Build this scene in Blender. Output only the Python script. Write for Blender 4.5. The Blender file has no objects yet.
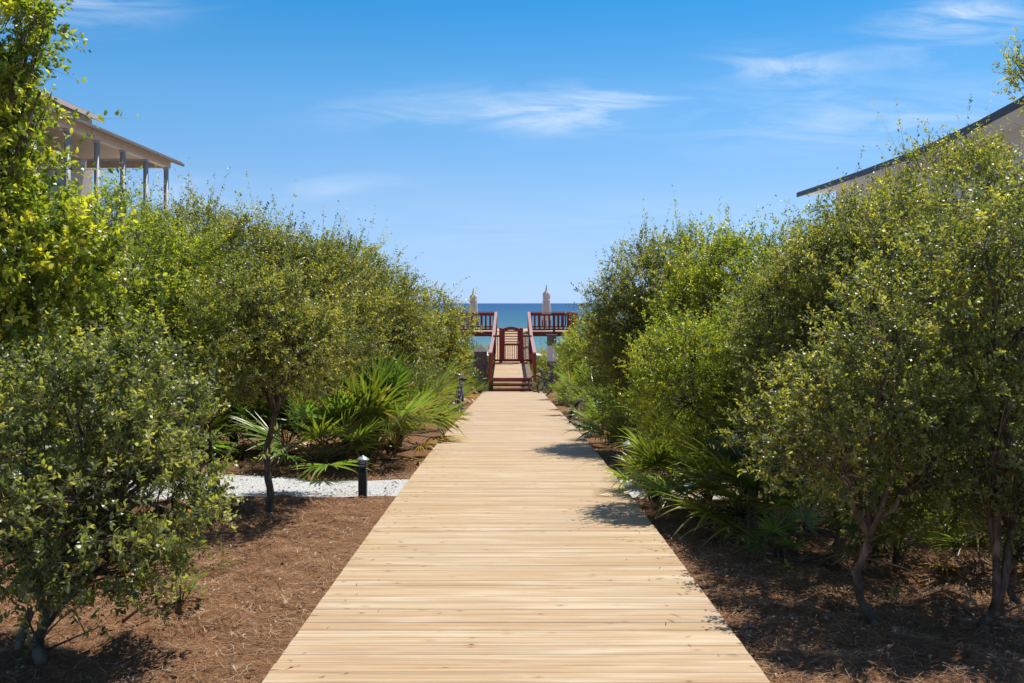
import bpy, math, random
import numpy as np
from mathutils import Vector, Matrix

random.seed(7)
rng = np.random.default_rng(7)
R = math.radians
PI = math.pi
scene = bpy.context.scene
COL = scene.collection

# ------------------------------------------------------------------ geometry of the place
F = 996.0            # focal length in pixels of a 1024 wide frame (35 mm lens)
EYE = 1.64           # eye height over the boards at the camera
HALF = 1.2           # half width of the boardwalk


def deck_z(y):
    return -(0.03 * y + 0.0275 * 3.0 * math.log1p(math.exp(min(60.0, (y - 13.0) / 3.0))))


def ground_z(y, x=0.0):
    if y < 44:
        g = deck_z(y) - 0.10
    else:
        g0 = deck_z(44) - 0.10
        if y < 60:
            t = (y - 44) / 16.0
            g = g0 + 0.95 * t * t * (3 - 2 * t) + 0.10 * math.sin(x * 0.9 + y * .35) * t
        else:
            t = min(1.0, (y - 60) / 40.0)
            g = g0 + 0.95 + 0.10 * math.sin(x * 0.9 + y * .35) * (1 - t) + (-9.6 - g0 - 0.95) * t * t * (3 - 2 * t)
    a = max(0.0, min(1.0, (abs(x) - 1.3) / 1.5))
    g += a * 0.035 * (math.sin(x * 2.1 + y * 0.7) + math.sin(y * 1.7 - x * 1.3 + 1.0))
    if y < -2:
        g = -0.04 + a * 0.0
    return g


def at(px, py, y):
    return Vector(((px - 512.0) / F * y, y, EYE - (py - 303.0) / F * y))


# ------------------------------------------------------------------ object helpers
def tag(o, label=None, cat=None, group=None, kind=None):
    if label: o['label'] = label
    if cat: o['category'] = cat
    if group: o['group'] = group
    if kind: o['kind'] = kind
    return o


def empty(name, loc=(0, 0, 0), rz=0.0):
    o = bpy.data.objects.new(name, None)
    COL.objects.link(o)
    o.location = loc
    o.rotation_euler = (0, 0, rz)
    o.empty_display_size = 0.2
    return o


def children(o):
    return [c for c in bpy.data.objects if c.parent == o]


def copy_tree(o, parent=None):
    c = o.copy()
    COL.objects.link(c)
    if parent: c.parent = parent
    for ch in children(o):
        if ch is not c:
            copy_tree(ch, c)
    return c


class MB:
    """collects boxes, tubes and sheets; build() links them as one mesh object"""

    def __init__(self):
        self.v, self.f, self.mi, self.sm = [], [], [], []

    def add(self, vs, fs, mi=0, smooth=False):
        b = len(self.v)
        self.v += [tuple(p) for p in vs]
        for f in fs:
            self.f.append([i + b for i in f]); self.mi.append(mi); self.sm.append(smooth)
        return self

    def box(self, c, s, rot=None, mi=0, bev=0.0):
        """bevelled box: centre, full size"""
        hx, hy, hz = s[0] / 2, s[1] / 2, s[2] / 2
        b = min(bev, hx * .8, hy * .8, hz * .8)
        M = rot if rot is not None else Matrix.Identity(3)
        c = Vector(c)
        if b <= 0:
            vs = [c + M @ Vector((x * hx, y * hy, z * hz)) for x in (-1, 1) for y in (-1, 1) for z in (-1, 1)]
            fs = [(0, 1, 3, 2), (4, 6, 7, 5), (0, 4, 5, 1), (2, 3, 7, 6), (0, 2, 6, 4), (1, 5, 7, 3)]
            return self.add(vs, fs, mi)
        # 24-vert chamfered box
        vs, idx = [], {}
        for x in (-1, 1):
            for y in (-1, 1):
                for z in (-1, 1):
                    for ax in range(3):
                        p = [x * (hx - b), y * (hy - b), z * (hz - b)]
                        p[ax] = (x * hx, y * hy, z * hz)[ax]
                        idx[(x, y, z, ax)] = len(vs)
                        vs.append(c + M @ Vector(p))
        fs = []
        g = lambda x, y, z, a: idx[(x, y, z, a)]
        for s_ in (-1, 1):
            fs.append([g(s_, -1, -1, 0), g(s_, 1, -1, 0), g(s_, 1, 1, 0), g(s_, -1, 1, 0)][::s_])
            fs.append([g(-1, s_, -1, 1), g(-1, s_, 1, 1), g(1, s_, 1, 1), g(1, s_, -1, 1)][::s_])
            fs.append([g(-1, -1, s_, 2), g(1, -1, s_, 2), g(1, 1, s_, 2), g(-1, 1, s_, 2)][::s_])
        for a in (-1, 1):
            for d in (-1, 1):
                fs.append([g(a, d, -1, 0), g(a, d, -1, 1), g(a, d, 1, 1), g(a, d, 1, 0)])
                fs.append([g(a, -1, d, 0), g(a, -1, d, 2), g(a, 1, d, 2), g(a, 1, d, 0)])
                fs.append([g(-1, a, d, 1), g(-1, a, d, 2), g(1, a, d, 2), g(1, a, d, 1)])
        for x in (-1, 1):
            for y in (-1, 1):
                for z in (-1, 1):
                    fs.append([g(x, y, z, 0), g(x, y, z, 1), g(x, y, z, 2)])
        return self.add(vs, fs, mi)

    def beam(self, a, b, w, h, mi=0, bev=0.006, up=(0, 0, 1)):
        """bar from a to b with section w (across) x h (up)"""
        a, b = Vector(a), Vector(b)
        d = b - a
        L = d.length
        d.normalize()
        u = Vector(up)
        s = d.cross(u)
        if s.length < 1e-4:
            s = d.cross(Vector((0, 1, 0)))
        s.normalize()
        n = s.cross(d)
        M = Matrix((s, d, n)).transposed()
        return self.box((a + b) / 2, (w, L, h), M, mi, bev)

    def tube(self, pts, rad, sides=8, mi=0, cap=True, closed=False, jitter=0.0):
        pts = [Vector(p) for p in pts]
        n = len(pts)
        if not hasattr(rad, '__len__'): rad = [rad] * n
        base = len(self.v)
        ref = None
        for i, p in enumerate(pts):
            if closed:
                t = pts[(i + 1) % n] - pts[i - 1]
            else:
                t = pts[min(i + 1, n - 1)] - pts[max(i - 1, 0)]
            if t.length < 1e-9: t = Vector((0, 0, 1))
            t.normalize()
            if ref is None:
                ref = t.orthogonal().normalized()
            ref = (ref - t * ref.dot(t))
            if ref.length < 1e-6: ref = t.orthogonal()
            ref.normalize()
            bn = t.cross(ref)
            for k in range(sides):
                a = 2 * PI * k / sides
                r = rad[i] * (1 + (random.uniform(-jitter, jitter) if jitter else 0))
                self.v.append(tuple(p + (ref * math.cos(a) + bn * math.sin(a)) * r))
        rings = n if closed else n - 1
        for i in range(rings):
            j = (i + 1) % n
            for k in range(sides):
                k2 = (k + 1) % sides
                self.f.append([base + i * sides + k, base + i * sides + k2, base + j * sides + k2, base + j * sides + k])
                self.mi.append(mi); self.sm.append(True)
        if cap and not closed:
            self.f.append([base + k for k in range(sides)][::-1]); self.mi.append(mi); self.sm.append(False)
            self.f.append([base + (n - 1) * sides + k for k in range(sides)]); self.mi.append(mi); self.sm.append(False)
        return self

    def lathe(self, prof, sides=24, c=(0, 0, 0), mi=0, smooth=True):
        base = len(self.v)
        for r, z in prof:
            for k in range(sides):
                a = 2 * PI * k / sides
                self.v.append((c[0] + r * math.cos(a), c[1] + r * math.sin(a), c[2] + z))
        for i in range(len(prof) - 1):
            for k in range(sides):
                k2 = (k + 1) % sides
                self.f.append([base + i * sides + k, base + i * sides + k2, base + (i + 1) * sides + k2, base + (i + 1) * sides + k])
                self.mi.append(mi); self.sm.append(smooth)
        return self

    def build(self, name, mats, parent=None, loc=None):
        me = bpy.data.meshes.new(name)
        me.from_pydata(self.v, [], self.f)
        for m in (mats if isinstance(mats, (list, tuple)) else [mats]):
            me.materials.append(m)
        me.polygons.foreach_set('material_index', self.mi)
        me.polygons.foreach_set('use_smooth', self.sm)
        me.update()
        o = bpy.data.objects.new(name, me)
        COL.objects.link(o)
        if parent: o.parent = parent
        if loc is not None: o.location = loc
        return o


def np_mesh(name, verts, faces, mats, tint=None, parent=None, smooth=False, mi=None):
    """verts (N,3) float, faces (M,k) int with one k"""
    me = bpy.data.meshes.new(name)
    N, (M, k) = len(verts), faces.shape
    me.vertices.add(N)
    me.vertices.foreach_set('co', np.ascontiguousarray(verts, dtype=np.float32).ravel())
    me.loops.add(M * k)
    me.loops.foreach_set('vertex_index', np.ascontiguousarray(faces, dtype=np.int32).ravel())
    me.polygons.add(M)
    me.polygons.foreach_set('loop_start', np.arange(0, M * k, k, dtype=np.int32))
    me.polygons.foreach_set('loop_total', np.full(M, k, dtype=np.int32))
    for m in (mats if isinstance(mats, (list, tuple)) else [mats]):
        me.materials.append(m)
    if mi is not None: me.polygons.foreach_set('material_index', mi.astype(np.int32))
    me.polygons.foreach_set('use_smooth', np.full(M, smooth, dtype=bool))
    if tint is not None:
        at_ = me.attributes.new('tint', 'FLOAT_COLOR', 'POINT')
        c = np.ones((N, 4), dtype=np.float32)
        c[:, :3] = tint
        at_.data.foreach_set('color', c.ravel())
    me.update(calc_edges=True)
    me.validate()
    o = bpy.data.objects.new(name, me)
    COL.objects.link(o)
    if parent: o.parent = parent
    return o


# ------------------------------------------------------------------ materials
def new_mat(name):
    m = bpy.data.materials.new(name)
    m.use_nodes = True
    nt = m.node_tree
    b = nt.nodes['Principled BSDF']
    return m, nt, b


def N(nt, typ, **kw):
    n = nt.nodes.new(typ)
    for k, v in kw.items():
        if k.startswith('i_'):
            n.inputs[int(k[2:]) if k[2:].isdigit() else k[2:]].default_value = v
        else:
            setattr(n, k, v)
    return n


def ramp(nt, fac, stops, interp='LINEAR'):
    r = nt.nodes.new('ShaderNodeValToRGB')
    r.color_ramp.interpolation = interp
    els = r.color_ramp.elements
    while len(els) < len(stops): els.new(0.5)
    for e, (p, c) in zip(els, stops):
        e.position = p
        e.color = (*c, 1) if len(c) == 3 else c
    nt.links.new(fac, r.inputs[0])
    return r.outputs[0]


def coords(nt, scale=(1, 1, 1), kind='Object', loc=(0, 0, 0)):
    tc = nt.nodes.new('ShaderNodeTexCoord')
    mp = nt.nodes.new('ShaderNodeMapping')
    mp.inputs['Scale'].default_value = scale
    mp.inputs['Location'].default_value = loc
    nt.links.new(tc.outputs[kind], mp.inputs[0])
    return mp.outputs[0]


def noise(nt, vec, scale, detail=4, rough=0.55, dist=0.0):
    n = nt.nodes.new('ShaderNodeTexNoise')
    n.inputs['Scale'].default_value = scale
    n.inputs['Detail'].default_value = detail
    n.inputs['Roughness'].default_value = rough
    n.inputs['Distortion'].default_value = dist
    if vec is not None: nt.links.new(vec, n.inputs['Vector'])
    return n


def mix(nt, fac, a, b, typ='MIX'):
    m = nt.nodes.new('ShaderNodeMix')
    m.data_type = 'RGBA'
    m.blend_type = typ
    for sock, v in ((m.inputs[0], fac), (m.inputs[6], a), (m.inputs[7], b)):
        if hasattr(v, 'is_output'): nt.links.new(v, sock)
        elif isinstance(v, (int, float)): sock.default_value = v
        else: sock.default_value = (*v, 1)
    return m.outputs[2]


def math_(nt, op, a, b=None, clamp=False):
    m = nt.nodes.new('ShaderNodeMath')
    m.operation = op
    m.use_clamp = clamp
    for s, v in zip(m.inputs, (a, b)):
        if v is None: continue
        if hasattr(v, 'is_output'): nt.links.new(v, s)
        else: s.default_value = v
    return m.outputs[0]


def bump(nt, b, height, strength=0.3, dist=0.02):
    bp = nt.nodes.new('ShaderNodeBump')
    bp.inputs['Strength'].default_value = strength
    bp.inputs['Distance'].default_value = dist
    nt.links.new(height, bp.inputs['Height'])
    nt.links.new(bp.outputs[0], b.inputs['Normal'])


def plain(name, col, rough=0.6, var=0.12, scale=6.0, spec=0.4, metal=0.0, bmp=0.0):
    m, nt, b = new_mat(name)
    v = coords(nt)
    n = noise(nt, v, scale, 5)
    lo = tuple(c * (1 - var) for c in col)
    hi = tuple(min(1, c * (1 + var)) for c in col)
    nt.links.new(ramp(nt, n.outputs[0], [(0.3, lo), (0.7, hi)]), b.inputs['Base Color'])
    b.inputs['Roughness'].default_value = rough
    b.inputs['Specular IOR Level'].default_value = spec
    b.inputs['Metallic'].default_value = metal
    if bmp:
        n2 = noise(nt, v, scale * 8, 4)
        bump(nt, b, n2.outputs[0], bmp, 0.01)
    return m


def leaf_mat(name, trans=0.40, rough=0.36, spec=0.5, warm=(3.3, 3.1, 0.9)):
    m, nt, b = new_mat(name)
    a = N(nt, 'ShaderNodeAttribute', attribute_name='tint')
    nt.links.new(a.outputs['Color'], b.inputs['Base Color'])
    b.inputs['Roughness'].default_value = rough
    b.inputs['Specular IOR Level'].default_value = spec
    t = nt.nodes.new('ShaderNodeBsdfTranslucent')
    nt.links.new(mix(nt, 1.0, a.outputs['Color'], warm, 'MULTIPLY'), t.inputs['Color'])
    ms = nt.nodes.new('ShaderNodeMixShader')
    ms.inputs[0].default_value = trans
    nt.links.new(b.outputs[0], ms.inputs[1])
    nt.links.new(t.outputs[0], ms.inputs[2])
    nt.links.new(ms.outputs[0], nt.nodes['Material Output'].inputs[0])
    return m


def tint_mat(name, rough=0.8, spec=0.2):
    m, nt, b = new_mat(name)
    a = N(nt, 'ShaderNodeAttribute', attribute_name='tint')
    nt.links.new(a.outputs['Color'], b.inputs['Base Color'])
    b.inputs['Roughness'].default_value = rough
    b.inputs['Specular IOR Level'].default_value = spec
    return m


def bark_mat(name, c1, c2):
    m, nt, b = new_mat(name)
    v = coords(nt, (1, 1, 0.35))
    n = noise(nt, v, 28, 6, 0.65)
    n2 = noise(nt, v, 5, 3)
    c = ramp(nt, n.outputs[0], [(0.32, c1), (0.66, c2)])
    c = mix(nt, ramp(nt, n2.outputs[0], [(0.52, (0, 0, 0)), (0.62, (1, 1, 1))]), c, tuple(min(1, x * 1.7) for x in c2))
    nt.links.new(c, b.inputs['Base Color'])
    b.inputs['Roughness'].default_value = 0.85
    b.inputs['Specular IOR Level'].default_value = 0.2
    bump(nt, b, n.outputs[0], 0.7, 0.01)
    return m


def board_mat():
    m, nt, b = new_mat('pine_boards')
    tc = nt.nodes.new('ShaderNodeTexCoord')
    geo = nt.nodes.new('ShaderNodeNewGeometry')
    rnd = geo.outputs['Random Per Island']
    off = nt.nodes.new('ShaderNodeCombineXYZ')
    nt.links.new(math_(nt, 'MULTIPLY', rnd, 71.0), off.inputs[0])
    nt.links.new(math_(nt, 'MULTIPLY', rnd, 37.0), off.inputs[2])
    add = nt.nodes.new('ShaderNodeVectorMath'); add.operation = 'ADD'
    nt.links.new(tc.outputs['Object'], add.inputs[0]); nt.links.new(off.outputs[0], add.inputs[1])

    def sc(s):
        q = nt.nodes.new('ShaderNodeVectorMath'); q.operation = 'MULTIPLY'
        nt.links.new(add.outputs[0], q.inputs[0]); q.inputs[1].default_value = s
        return q.outputs[0]
    g1 = noise(nt, sc((0.55, 30, 4)), 1.6, 6, 0.62, 0.9)         # broad grain bands
    g2 = noise(nt, sc((1.4, 120, 10)), 1.5, 4, 0.6, 0.4)         # fine grain
    g3 = noise(nt, sc((0.8, 5, 2)), 1.3, 4)                      # blotches
    g4 = noise(nt, sc((0.35, 55, 4)), 1.2, 3, 0.5, 0.3)          # long dark streaks
    base = ramp(nt, rnd, [(0.0, (0.48, 0.340, 0.195)), (0.3, (0.55, 0.42, 0.26)), (0.55, (0.50, 0.37, 0.222)),
                          (0.75, (0.58, 0.47, 0.315)), (0.9, (0.45, 0.31, 0.18)), (1.0, (0.54, 0.415, 0.26))])
    c = mix(nt, math_(nt, 'MULTIPLY', ramp(nt, g1.outputs[0], [(0.42, (0, 0, 0)), (0.60, (1, 1, 1))]), 0.7), base, (0.40, 0.25, 0.13))
    c = mix(nt, math_(nt, 'MULTIPLY', ramp(nt, g2.outputs[0], [(0.48, (0, 0, 0)), (0.64, (1, 1, 1))]), 0.5), c, (0.31, 0.185, 0.09))
    c = mix(nt, math_(nt, 'MULTIPLY', ramp(nt, g4.outputs[0], [(0.54, (0, 0, 0)), (0.61, (1, 1, 1))]), 0.55), c, (0.26, 0.13, 0.06))
    c = mix(nt, math_(nt, 'MULTIPLY', ramp(nt, g3.outputs[0], [(0.48, (0, 0, 0)), (0.72, (1, 1, 1))]), 0.55), c, (0.64, 0.55, 0.41))
    # knots
    vo = nt.nodes.new('ShaderNodeTexVoronoi')
    vo.inputs['Scale'].default_value = 1.0
    wv = nt.nodes.new('ShaderNodeVectorMath'); wv.operation = 'ADD'
    wn0 = noise(nt, sc((6, 30, 1)), 1.0, 3)
    ws = nt.nodes.new('ShaderNodeVectorMath'); ws.operation = 'SCALE'; ws.inputs['Scale'].default_value = 0.22
    nt.links.new(wn0.outputs['Color'], ws.inputs[0])
    nt.links.new(sc((8.5, 15.0, 1.0)), wv.inputs[0]); nt.links.new(ws.outputs[0], wv.inputs[1])
    nt.links.new(wv.outputs[0], vo.inputs['Vector'])
    pick = nt.nodes.new('ShaderNodeSeparateColor')
    nt.links.new(vo.outputs['Color'], pick.inputs[0])
    on = math_(nt, 'GREATER_THAN', pick.outputs[0], 0.85)
    halo = math_(nt, 'MULTIPLY', ramp(nt, vo.outputs['Distance'], [(0.1, (1, 1, 1)), (0.42, (0, 0, 0))]), on)
    c = mix(nt, math_(nt, 'MULTIPLY', halo, 0.55), c, (0.36, 0.19, 0.09))
    kn = math_(nt, 'MULTIPLY', ramp(nt, vo.outputs['Distance'], [(0.06, (1, 1, 1)), (0.16, (0, 0, 0))]), on)
    c = mix(nt, math_(nt, 'MULTIPLY', kn, math_(nt, 'ADD', pick.outputs[1], 0.1, True)), c, (0.10, 0.045, 0.02))
    # grey weathering and scuffs across boards
    wn = noise(nt, coords(nt, (1, 1, 1)), 0.9, 5, 0.6)
    c = mix(nt, math_(nt, 'MULTIPLY', ramp(nt, wn.outputs[0], [(0.5, (0, 0, 0)), (0.72, (1, 1, 1))]), 0.28), c, (0.39, 0.32, 0.245))
    nt.links.new(c, b.inputs['Base Color'])
    b.inputs['Roughness'].default_value = 0.7
    b.inputs['Specular IOR Level'].default_value = 0.25
    h = math_(nt, 'ADD', math_(nt, 'MULTIPLY', g2.outputs[0], 0.6), g1.outputs[0])
    bump(nt, b, h, 0.25, 0.006)
    return m


def ground_mat():
    m, nt, b = new_mat('pine_straw_soil')
    v = coords(nt)
    n1 = noise(nt, v, 0.9, 5, 0.6)
    n2 = noise(nt, v, 22, 6, 0.7, 1.5)
    n3 = noise(nt, v, 70, 4, 0.7, 2.0)
    c = ramp(nt, n2.outputs[0], [(0.30, (0.07, 0.036, 0.018)), (0.5, (0.19, 0.095, 0.047)), (0.68, (0.31, 0.172, 0.09))])
    c = mix(nt, math_(nt, 'MULTIPLY', ramp(nt, n3.outputs[0], [(0.55, (0, 0, 0)), (0.7, (1, 1, 1))]), 0.6), c, (0.38, 0.225, 0.13))
    c = mix(nt, math_(nt, 'MULTIPLY', ramp(nt, n1.outputs[0], [(0.45, (0, 0, 0)), (0.65, (1, 1, 1))]), 0.4), c, (0.15, 0.075, 0.042))
    # beach sand takes over towards the sea
    sx = nt.nodes.new('ShaderNodeSeparateXYZ'); nt.links.new(v, sx.inputs[0])
    sand = ramp(nt, n3.outputs[0], [(0.3, (0.62, 0.56, 0.46)), (0.7, (0.74, 0.69, 0.60))])
    yy = math_(nt, 'ADD', sx.outputs[1], math_(nt, 'MULTIPLY', n1.outputs[0], 6.0))
    fac = math_(nt, 'MULTIPLY', math_(nt, 'SUBTRACT', yy, 50.0), 0.12, True)
    xa = math_(nt, 'ADD', math_(nt, 'ABSOLUTE', sx.outputs[0]), math_(nt, 'MULTIPLY', n1.outputs[0], 1.5))
    fac = math_(nt, 'MAXIMUM', fac, math_(nt, 'MULTIPLY', math_(nt, 'SUBTRACT', xa, 8.2), 0.8, True))  # pale sand added at the sides to bounce light onto the house soffits
    c = mix(nt, fac, c, sand)
    nt.links.new(c, b.inputs['Base Color'])
    b.inputs['Roughness'].default_value = 0.95
    b.inputs['Specular IOR Level'].default_value = 0.1
    bump(nt, b, n2.outputs[0], 0.8, 0.03)
    return m


def gravel_mat():
    m, nt, b = new_mat('white_gravel')
    v = coords(nt)
    vo = nt.nodes.new('ShaderNodeTexVoronoi'); vo.inputs['Scale'].default_value = 45
    nt.links.new(v, vo.inputs['Vector'])
    n = noise(nt, v, 5, 5, 0.6)
    sep = nt.nodes.new('ShaderNodeSeparateColor'); nt.links.new(vo.outputs['Color'], sep.inputs[0])
    c = ramp(nt, sep.outputs[0], [(0.0, (0.38, 0.37, 0.36)), (0.5, (0.46, 0.455, 0.45)), (1.0, (0.53, 0.53, 0.525))])
    c = mix(nt, math_(nt, 'MULTIPLY', ramp(nt, n.outputs[0], [(0.55, (0, 0, 0)), (0.75, (1, 1, 1))]), 0.35), c, (0.36, 0.30, 0.24))
    nt.links.new(c, b.inputs['Base Color'])
    b.inputs['Roughness'].default_value = 0.9
    bump(nt, b, vo.outputs['Distance'], 0.6, 0.02)
    return m


def sea_mat():
    m, nt, b = new_mat('sea_water')
    v = coords(nt)
    sx = nt.nodes.new('ShaderNodeSeparateXYZ'); nt.links.new(v, sx.inputs[0])
    n0 = noise(nt, coords(nt, (0.002, 0.012, 1)), 1.0, 4)
    d = math_(nt, 'ADD', math_(nt, 'LOGARITHM', math_(nt, 'MAXIMUM', sx.outputs[1], 60.0), 10.0), math_(nt, 'MULTIPLY', math_(nt, 'SUBTRACT', n0.outputs[0], 0.5), 0.3))
    f = math_(nt, 'DIVIDE', math_(nt, 'SUBTRACT', d, 2.2), 1.2, True)
    c = ramp(nt, f, [(0.0, (0.10, 0.215, 0.235)), (0.25, (0.055, 0.15, 0.20)), (0.5, (0.028, 0.115, 0.18)), (0.8, (0.016, 0.085, 0.19)), (1.0, (0.014, 0.075, 0.19))])
    nt.links.new(c, b.inputs['Base Color'])
    b.inputs['Roughness'].default_value = 0.55
    b.inputs['Specular IOR Level'].default_value = 0.12
    n1 = noise(nt, coords(nt, (0.25, 0.7, 1)), 1.0, 6, 0.65)
    bump(nt, b, n1.outputs[0], 0.8, 0.6)
    return m


def roof_mat(name, c1, c2):
    m, nt, b = new_mat(name)
    v = coords(nt)
    br = nt.nodes.new('ShaderNodeTexBrick')
    br.inputs['Scale'].default_value = 3.0
    br.inputs['Color1'].default_value = (*c1, 1); br.inputs['Color2'].default_value = (*c2, 1)
    br.inputs['Mortar'].default_value = (*[x * .5 for x in c1], 1)
    nt.links.new(v, br.inputs['Vector'])
    nt.links.new(br.outputs[0], b.inputs['Base Color'])
    b.inputs['Roughness'].default_value = 0.85
    return m


def siding_mat(name, col):
    m, nt, b = new_mat(name)
    v = coords(nt)
    sx = nt.nodes.new('ShaderNodeSeparateXYZ'); nt.links.new(v, sx.inputs[0])
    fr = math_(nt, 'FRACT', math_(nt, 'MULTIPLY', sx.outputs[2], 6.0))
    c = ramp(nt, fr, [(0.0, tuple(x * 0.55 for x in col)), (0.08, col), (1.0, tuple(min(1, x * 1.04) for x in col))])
    nt.links.new(c, b.inputs['Base Color'])
    b.inputs['Roughness'].default_value = 0.6
    bump(nt, b, fr, 0.4, 0.02)
    return m


def red_mat():
    m, nt, b = new_mat('red_stain')
    v = coords(nt)
    n = noise(nt, v, 9, 5, 0.6)
    c = ramp(nt, n.outputs[0], [(0.3, (0.20, 0.020, 0.016)), (0.55, (0.28, 0.033, 0.026)), (0.75, (0.35, 0.062, 0.046))])
    nt.links.new(c, b.inputs['Base Color'])
    b.inputs['Roughness'].default_value = 0.5
    b.inputs['Specular IOR Level'].default_value = 0.5
    return m


M = dict(
    boards=board_mat(), ground=ground_mat(), gravel=gravel_mat(), sea=sea_mat(), red=red_mat(),
    leaf=leaf_mat('leaf'), frond=leaf_mat('palmetto_leaf', 0.32, 0.32, 0.55, (2.6, 2.7, 0.9)),
    straw=tint_mat('dry_needles'), litter=tint_mat('dry_leaves', 0.7, 0.3),
    bark=bark_mat('bark', (0.035, 0.025, 0.018), (0.15, 0.115, 0.085)),
    barklight=bark_mat('lichen_bark', (0.055, 0.034, 0.021), (0.20, 0.13, 0.085)),
    twig=plain('twig', (0.14, 0.10, 0.07), 0.8, 0.3, 12),
    frame_timber=plain('joist_timber', (0.22, 0.16, 0.10), 0.8, 0.2, 10),
    greypost=plain('weathered_grey_timber', (0.16, 0.15, 0.135), 0.8, 0.25, 9, bmp=0.3),
    whitepanel=plain('white_panel', (0.86, 0.86, 0.86), 0.5, 0.04),
    canvas=plain('pale_canvas', (0.74, 0.66, 0.60), 0.8, 0.10, 8, bmp=0.2),
    pole=plain('light_pole', (0.45, 0.42, 0.38), 0.4, 0.1),
    trim=plain('taupe_trim', (0.52, 0.43, 0.36), 0.6, 0.06),
    soffit=plain('taupe_soffit', (0.43, 0.35, 0.28), 0.7, 0.08),
    column=plain('grey_blue_column', (0.36, 0.38, 0.42), 0.5, 0.06),
    wall=siding_mat('taupe_siding', (0.40, 0.35, 0.31)),
    whitewall=siding_mat('pale_grey_siding', (0.60, 0.60, 0.60)),
    glass=plain('dark_glass', (0.03, 0.035, 0.04), 0.08, 0.2, 3, 0.6),
    shingle=roof_mat('brown_shingle', (0.17, 0.13, 0.11), (0.13, 0.10, 0.085)),
    darkshingle=roof_mat('dark_shingle', (0.09, 0.075, 0.07), (0.06, 0.05, 0.048)),
    whitesoffit=plain('pale_soffit', (0.78, 0.79, 0.80), 0.6, 0.05),
    darktrim=plain('dark_trim', (0.06, 0.05, 0.05), 0.5, 0.15),
    lampgreen=plain('dark_green_paint', (0.012, 0.030, 0.027), 0.4, 0.15, 10),
    lampcap=plain('verdigris_cap', (0.30, 0.34, 0.34), 0.45, 0.15, 14, 0.5, 0.2),
    lampglass=plain('lamp_glass', (0.30, 0.31, 0.31), 0.15, 0.1, 6, 0.6),
    tyre=plain('tyre_rubber', (0.02, 0.02, 0.026), 0.7, 0.2),
    bluetyre=plain('blue_black_tyre', (0.03, 0.032, 0.07), 0.6, 0.2),
    rim=plain('rim_metal', (0.45, 0.45, 0.46), 0.3, 0.1, 5, 0.5, 0.9),
    tanrim=plain('tan_sidewall', (0.38, 0.27, 0.17), 0.6, 0.1),
    blueframe=plain('navy_paint', (0.022, 0.030, 0.10), 0.3, 0.1, 4, 0.6),
    purpleframe=plain('violet_paint', (0.05, 0.035, 0.11), 0.3, 0.1, 4, 0.6),
    greenframe=plain('grey_paint', (0.10, 0.11, 0.12), 0.3, 0.1, 4, 0.6),
    blackplastic=plain('black_vinyl', (0.018, 0.018, 0.02), 0.45, 0.2),
    stump=bark_mat('cut_wood', (0.12, 0.08, 0.05), (0.32, 0.23, 0.15)),
    fibre=bark_mat('palmetto_fibre', (0.035, 0.022, 0.014), (0.12, 0.075, 0.045)),
    rail_cap=plain('sunlit_rail_cap', (0.40, 0.22, 0.18), 0.45, 0.15, 8, 0.5),  # paler copy of the red stain, sunlight on the sloping caps put into colour
)

# ------------------------------------------------------------------ camera, sun, sky
cam_d = bpy.data.cameras.new('camera')
cam = bpy.data.objects.new('camera', cam_d)
COL.objects.link(cam)
cam.location = (0, 0, EYE)
cam.rotation_euler = (R(90), 0, 0)
cam_d.sensor_width = 36
cam_d.lens = 36 * F / 1024
cam_d.shift_y = -(341.5 - 303.0) / 1024
cam_d.clip_end = 40000
cam_d.clip_start = 0.05
scene.camera = cam

SUN_EL, SUN_AZ = 64.0, 44.0      # azimuth from straight ahead (+Y) towards +X
sd = Vector((math.sin(R(SUN_AZ)) * math.cos(R(SUN_EL)), math.cos(R(SUN_AZ)) * math.cos(R(SUN_EL)), math.sin(R(SUN_EL))))
sl = bpy.data.lights.new('sun', 'SUN')
sl.energy = 4.4
sl.angle = R(0.53)
sl.color = (1.0, 0.955, 0.87)
so = bpy.data.objects.new('sun', sl)
COL.objects.link(so)
so.rotation_euler = sd.to_track_quat('Z', 'Y').to_euler()
so.location = sd * 50

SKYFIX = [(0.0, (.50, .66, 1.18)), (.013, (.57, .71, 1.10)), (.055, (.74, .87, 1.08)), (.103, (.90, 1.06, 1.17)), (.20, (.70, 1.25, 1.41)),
          (.288, (.30, 1.18, 1.50)), (.42, (.85, 1.30, 1.55)), (.7, (1.75, 1.75, 1.75))]  # highest bands, above the view, raised as added fill for the shade
w = bpy.data.worlds.new('World')
scene.world = w
w.use_nodes = True
nt = w.node_tree
bg = nt.nodes['Background']
sky = nt.nodes.new('ShaderNodeTexSky')
sky.sky_type = 'NISHITA'
sky.sun_disc = False
sky.sun_elevation = R(SUN_EL)
sky.sun_rotation = R(SUN_AZ)
sky.altitude = 0
sky.air_density = 0.6
sky.dust_density = 0.0
sky.ozone_density = 1.0
# deepen the blue of the low air band by band, brighten the upper sky (sine of the elevation)
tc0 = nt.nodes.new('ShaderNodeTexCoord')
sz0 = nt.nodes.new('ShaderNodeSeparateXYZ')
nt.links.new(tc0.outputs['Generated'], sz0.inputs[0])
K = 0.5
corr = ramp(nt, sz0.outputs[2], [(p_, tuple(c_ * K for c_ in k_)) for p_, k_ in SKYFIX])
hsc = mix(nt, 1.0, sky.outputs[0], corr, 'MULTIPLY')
hsc = mix(nt, 1.0, hsc, (1 / K, 1 / K, 1 / K), 'MULTIPLY')
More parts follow.
